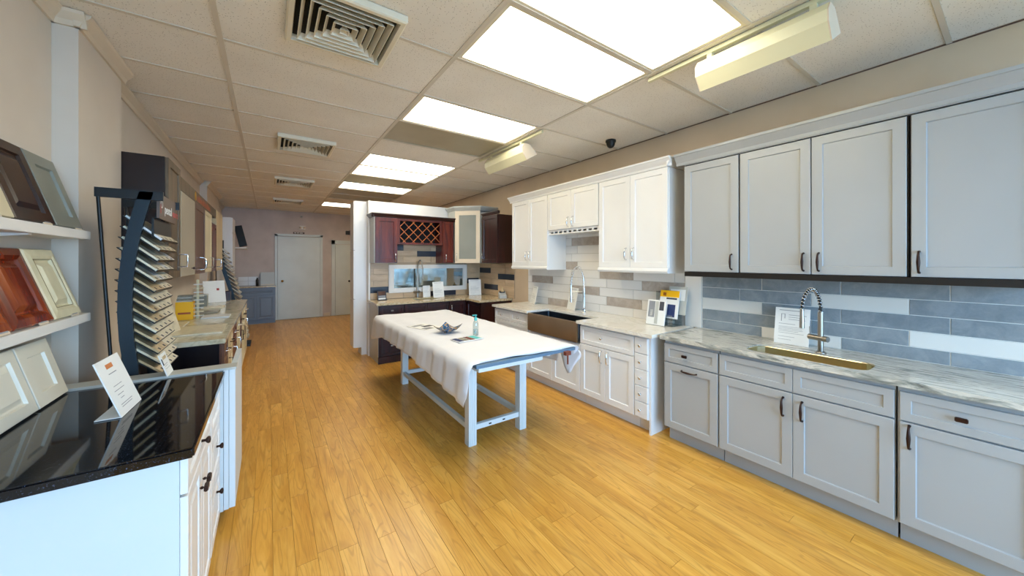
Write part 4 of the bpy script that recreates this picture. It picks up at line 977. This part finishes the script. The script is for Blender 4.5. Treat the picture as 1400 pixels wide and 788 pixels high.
sample('ivory shaker sample door standing on the black counter', 2.57, .25, .27, .905, 'ivory', 'shaker', -.80, -.87)
sample('ivory raised sample door standing on the black counter at the left edge', 2.31, .30, .27, .905, 'ivory', 'raised', -.80, -.87)
sample('ivory sample door farthest left on the black counter', 2.0, .30, .27, .905, 'ivory', 'shaker', -.80, -.87)
def tagcard(label, y, z):
    r = thing('name_tag', label, 'tag', (-.785, y, z), LX_, 'small name tags on the shelves'); ob('card', B(0, 0, 0, .075, .003, .022), 'trim', r, (0, 0, 0), (-.3, 0, 0)); ob('print', B(.01, -.001, .008, .065, 0, .013), 'ink', r, (0, 0, 0), (-.3, 0, 0))
for y, z, l in ((2.66, 1.684, 'cream name tag under the sage sample door'), (2.36, 1.684, 'cream name tag under the espresso sample door'), (2.0, 1.684, 'cream name tag under the gold-cream sample door'), (2.62, 1.257, 'cream name tag under the glazed cream sample door'), (2.33, 1.257, 'cream name tag right of the red cherry sample door'), (2.05, 1.257, 'cream name tag left of the red cherry sample door')): tagcard(l, y, z)

# tent cards on the black counter
r = stand_sheet('tent_card', 'tall white printed tent card on the black counter', (-.475, 2.14, .904), LX_-.04, .22, .235, .33, [(.3, .62, .72, .735), (.25, .6, .5, .51), (.2, .62, .42, .43), (.25, .5, .34, .35), (.3, .45, .27, .28), (.2, .7, .17, .18), (.2, .66, .13, .14)], cat='sign', stand=False, extra=[('print', 'ink_orange', .32, .58, .82, .90)])
ob('base_flap', B(-.11, .004, 0, .11, .075, .003), 'paper', r)
r = stand_sheet('tent_card', 'small white sign card at the foot of the tile rack', (-.44, 2.64, .913), LX_, .13, .12, .3, [(.2, .7, .5, .515), (.2, .6, .42, .43), (.2, .8, .3, .31)], cat='sign', stand=False, extra=[('print', 'sample2', .3, .8, .72, .86), ('photo', 'ink_dark', .05, .15, .5, .8)])

# things on the left counter
zc = .906
def slab(label, x0, x1, y0, y1, m, t=.012, z=zc): return tag(ob('stone_sample', B(x0, y0, z, x1, y1, z+t, bevel=.001), m), label, 'stone sample', 'flat stone samples on the left counter')
slab('long white stone sample slab on the left counter', -.60, -.36, 4.98, 5.22, 'sample4'); slab('large cream stone slab covering the near part of the left counter', -.86, -.33, 3.92, 4.42, 'sample1'); slab('ivory stone sample slab nearer the aisle end of the left counter', -.84, -.66, 4.45, 4.8, 'sample1')
slab('grey polished stone sample slab behind the white one', -.76, -.50, 5.45, 5.75, 'sample3'); slab('ivory stone sample slab farther along the left counter', -.72, -.50, 6.0, 6.3, 'sample1')
r = thing('leaning_slab', 'large ivory stone slab leaning behind the tile rack', 'stone slab', (-.70, 3.95, zc), LX_-.2); ob('slab', B(0, 0, 0, .30, .02, .50), 'sample1', r, (0, 0, 0), (-.25, 0, 0))
r = thing('sample_box', 'yellow box of samples on the left counter', 'box', (-.80, 5.0, zc)); ob('box', B(0, 0, 0, .14, .12, .19, bevel=.003), 'yellow', r); ob('label', B(.02, -.001, .06, .12, 0, .08), 'orange_let', r)
for i in range(4): tag(ob('sample_plate', B(-.795+.004*i, 5.005, zc+.19+i*.018, -.67, 5.11, zc+.204+i*.018, bevel=.001), 'sample3' if i % 2 else 'lightgrey'), ['lowest grey plate', 'second grey plate', 'third grey plate', 'top grey plate'][i]+' stacked on the yellow box', 'sample plate', 'grey plates on the yellow box')
r = thing('chip_stand', 'slim tower stand of small colour chips beside the yellow box', 'display stand', (-.64, 5.05, zc)); ob('post', B(0, 0, 0, .02, .02, .42), 'plastic', r)
for i in range(9): ob('chip', B(-.02, -.03, .03+i*.042, .06, .02, .038+i*.042), 'sample1' if i % 2 else 'sample4', r, (0, 0, 0), (0, .0, 0))
stand_sheet('tent_card', 'white card with a small red mark standing far along the left counter', (-.66, 6.9, zc), .35, .26, .33, .25, [], cat='sign', stand=False, thick=.006, extra=[('print', 'red', .6, .72, .55, .65)])
r = thing('sample_box', 'dark grey sample box further along the left counter', 'box', (-.82, 6.2, zc)); ob('box', B(0, 0, 0, .14, .12, .16), 'sage', r); ob('lid', B(-.003, -.003, .16, .143, .123, .175), 'lightgrey', r)
tag(ob('red_folder', B(-.62, 7.15, zc, -.50, 7.3, zc+.14), 'cherry_dark'), 'dark red folder at the far end of the left counter', 'folder')

# far left: tall white cabinet, shelf and black sample door
r = cabinet('tall_cabinet', 'tall white cabinet far along the left wall', (-.60, 8.75, 0), LX_, .6, .22, 2.38, 'white', [('door', .004, .596, .12, 2.08, 'white', 'slab'), ('door', .004, .596, 2.09, 2.375, 'white', 'slab')], toe=.1)
r = thing('wall_shelf', 'small far white shelf behind the tall white cabinet', 'shelf', (0, 0, 1.83), 0, 'white sample shelves'); ob('board', B(XL+.003, 9.6, -.03, -.40, 10.3, 0), 'wall_white', r); ob('bracket', B(XL+.003, 9.9, -.15, -.75, 9.93, -.03), 'wall_white', r)
r = thing('sample_door', 'black sample door leaning on the small far shelf', 'cabinet door', (-.50, 9.62, 1.832), 0, 'sample cabinet doors on shelves'); ob('panel', MB().rings(.14, .46, PROF['slab'](.1, .4)), 'black', r, (-.02, 0, 0), (-.1, -.22, 0))
# back wall cabinet
cabinet('base_cabinet', 'blue-grey framed cabinet against the back wall beside the door', (-.62, 10.55, 0), 0, .76, .38, .88, 'bluegrey', [('drawer', .01, .75, .70, .86, 'bluegrey', 'raised'), ('door', .01, .375, .11, .69, 'bluegrey', 'raised'), ('door', .385, .75, .11, .69, 'bluegrey', 'raised')], toe=.09, toed=.02)
tag(ob('countertop', B(-.64, 10.52, .884, .15, YB-.002, .915, bevel=.003), 'granite_beige'), 'small beige counter on the blue-grey back cabinet', 'countertop')
r = thing('white_board', 'white sample board leaning on the back wall counter', 'board', (-.17, 10.84, .916)); ob('board', B(0, 0, 0, .29, .015, .33), 'lightgrey', r, (0, 0, 0), (-.1, 0, 0)); ob('trim', B(.01, -.004, .01, .28, 0, .03), 'trim', r, (0, 0, 0), (-.1, 0, 0))
r = thing('black_bottle', 'small black bottle on the back wall counter', 'bottle', (-.235, 10.8, .916)); ob('body', MB().lathe([(.0001, 0), (.03, 0), (.03, .15), (.014, .17)], 14), 'black', r); ob('cap', MB().lathe([(.014, .17), (.014, .2), (.0001, .2)], 12), 'black', r)
r = thing('wall_tiles', 'pale tiles on the back wall above the blue-grey cabinet', 'backsplash', (-.62, YB-.012, .92)); ob('grout_bed', B(0, 0, 0, .40, .011, .22), 'grout_w', r)
for i in range(2):
    for j in range(2): ob('tile', B(.004+i*.2, -.006, .004+j*.11, .196+i*.2, 0, .106+j*.11), 'tile_offwhite', r)
# small signs on the back wall
r = thing('emergency_light', 'small white emergency light above the back door', 'emergency light', (.74, YB-.06, 2.42)); ob('case', B(-.07, 0, -.05, .07, .058, .05, bevel=.006), 'wall_white', r); 
for s in (-.045, .045): ob('lamp', MB().lathe([(.0001, .02), (.025, .018), (.028, 0)], 12), 'trim', r, (s, 0, 0), (PI/2, 0, 0))
r = thing('door_sign', 'small dark sign plate above the left back door', 'sign', (.66, YB-.012, 2.25)); ob('plate', B(-.13, 0, 0, .13, .01, .05), 'signbrown', r); ob('print', MB().box(-.10, -.002, .018, -.06, 0, .034).box(-.04, -.002, .018, 0, 0, .034).box(.02, -.002, .018, .09, 0, .034), 'paper', r)
r = thing('exit_sign', 'small dark sign above the right back door', 'sign', (1.92, YB-.04, 2.28)); ob('case', B(-.12, 0, 0, .12, .038, .11, bevel=.004), 'black', r); ob('mount', B(-.02, .0, .11, .02, .035, .13), 'black', r)
r = thing('smoke_detector', 'tiny grey detector high on the back wall', 'detector', (.72, YB-.03, 2.72)); ob('case', MB().lathe([(.0001, .02), (.03, .018), (.036, 0)], 14), 'lightgrey', r, (0, .028, 0), (PI/2, 0, 0)); ob('lens', MB().lathe([(.0001, .024), (.008, .02)], 8), 'ink_dark', r, (0, .028, 0), (PI/2, 0, 0))
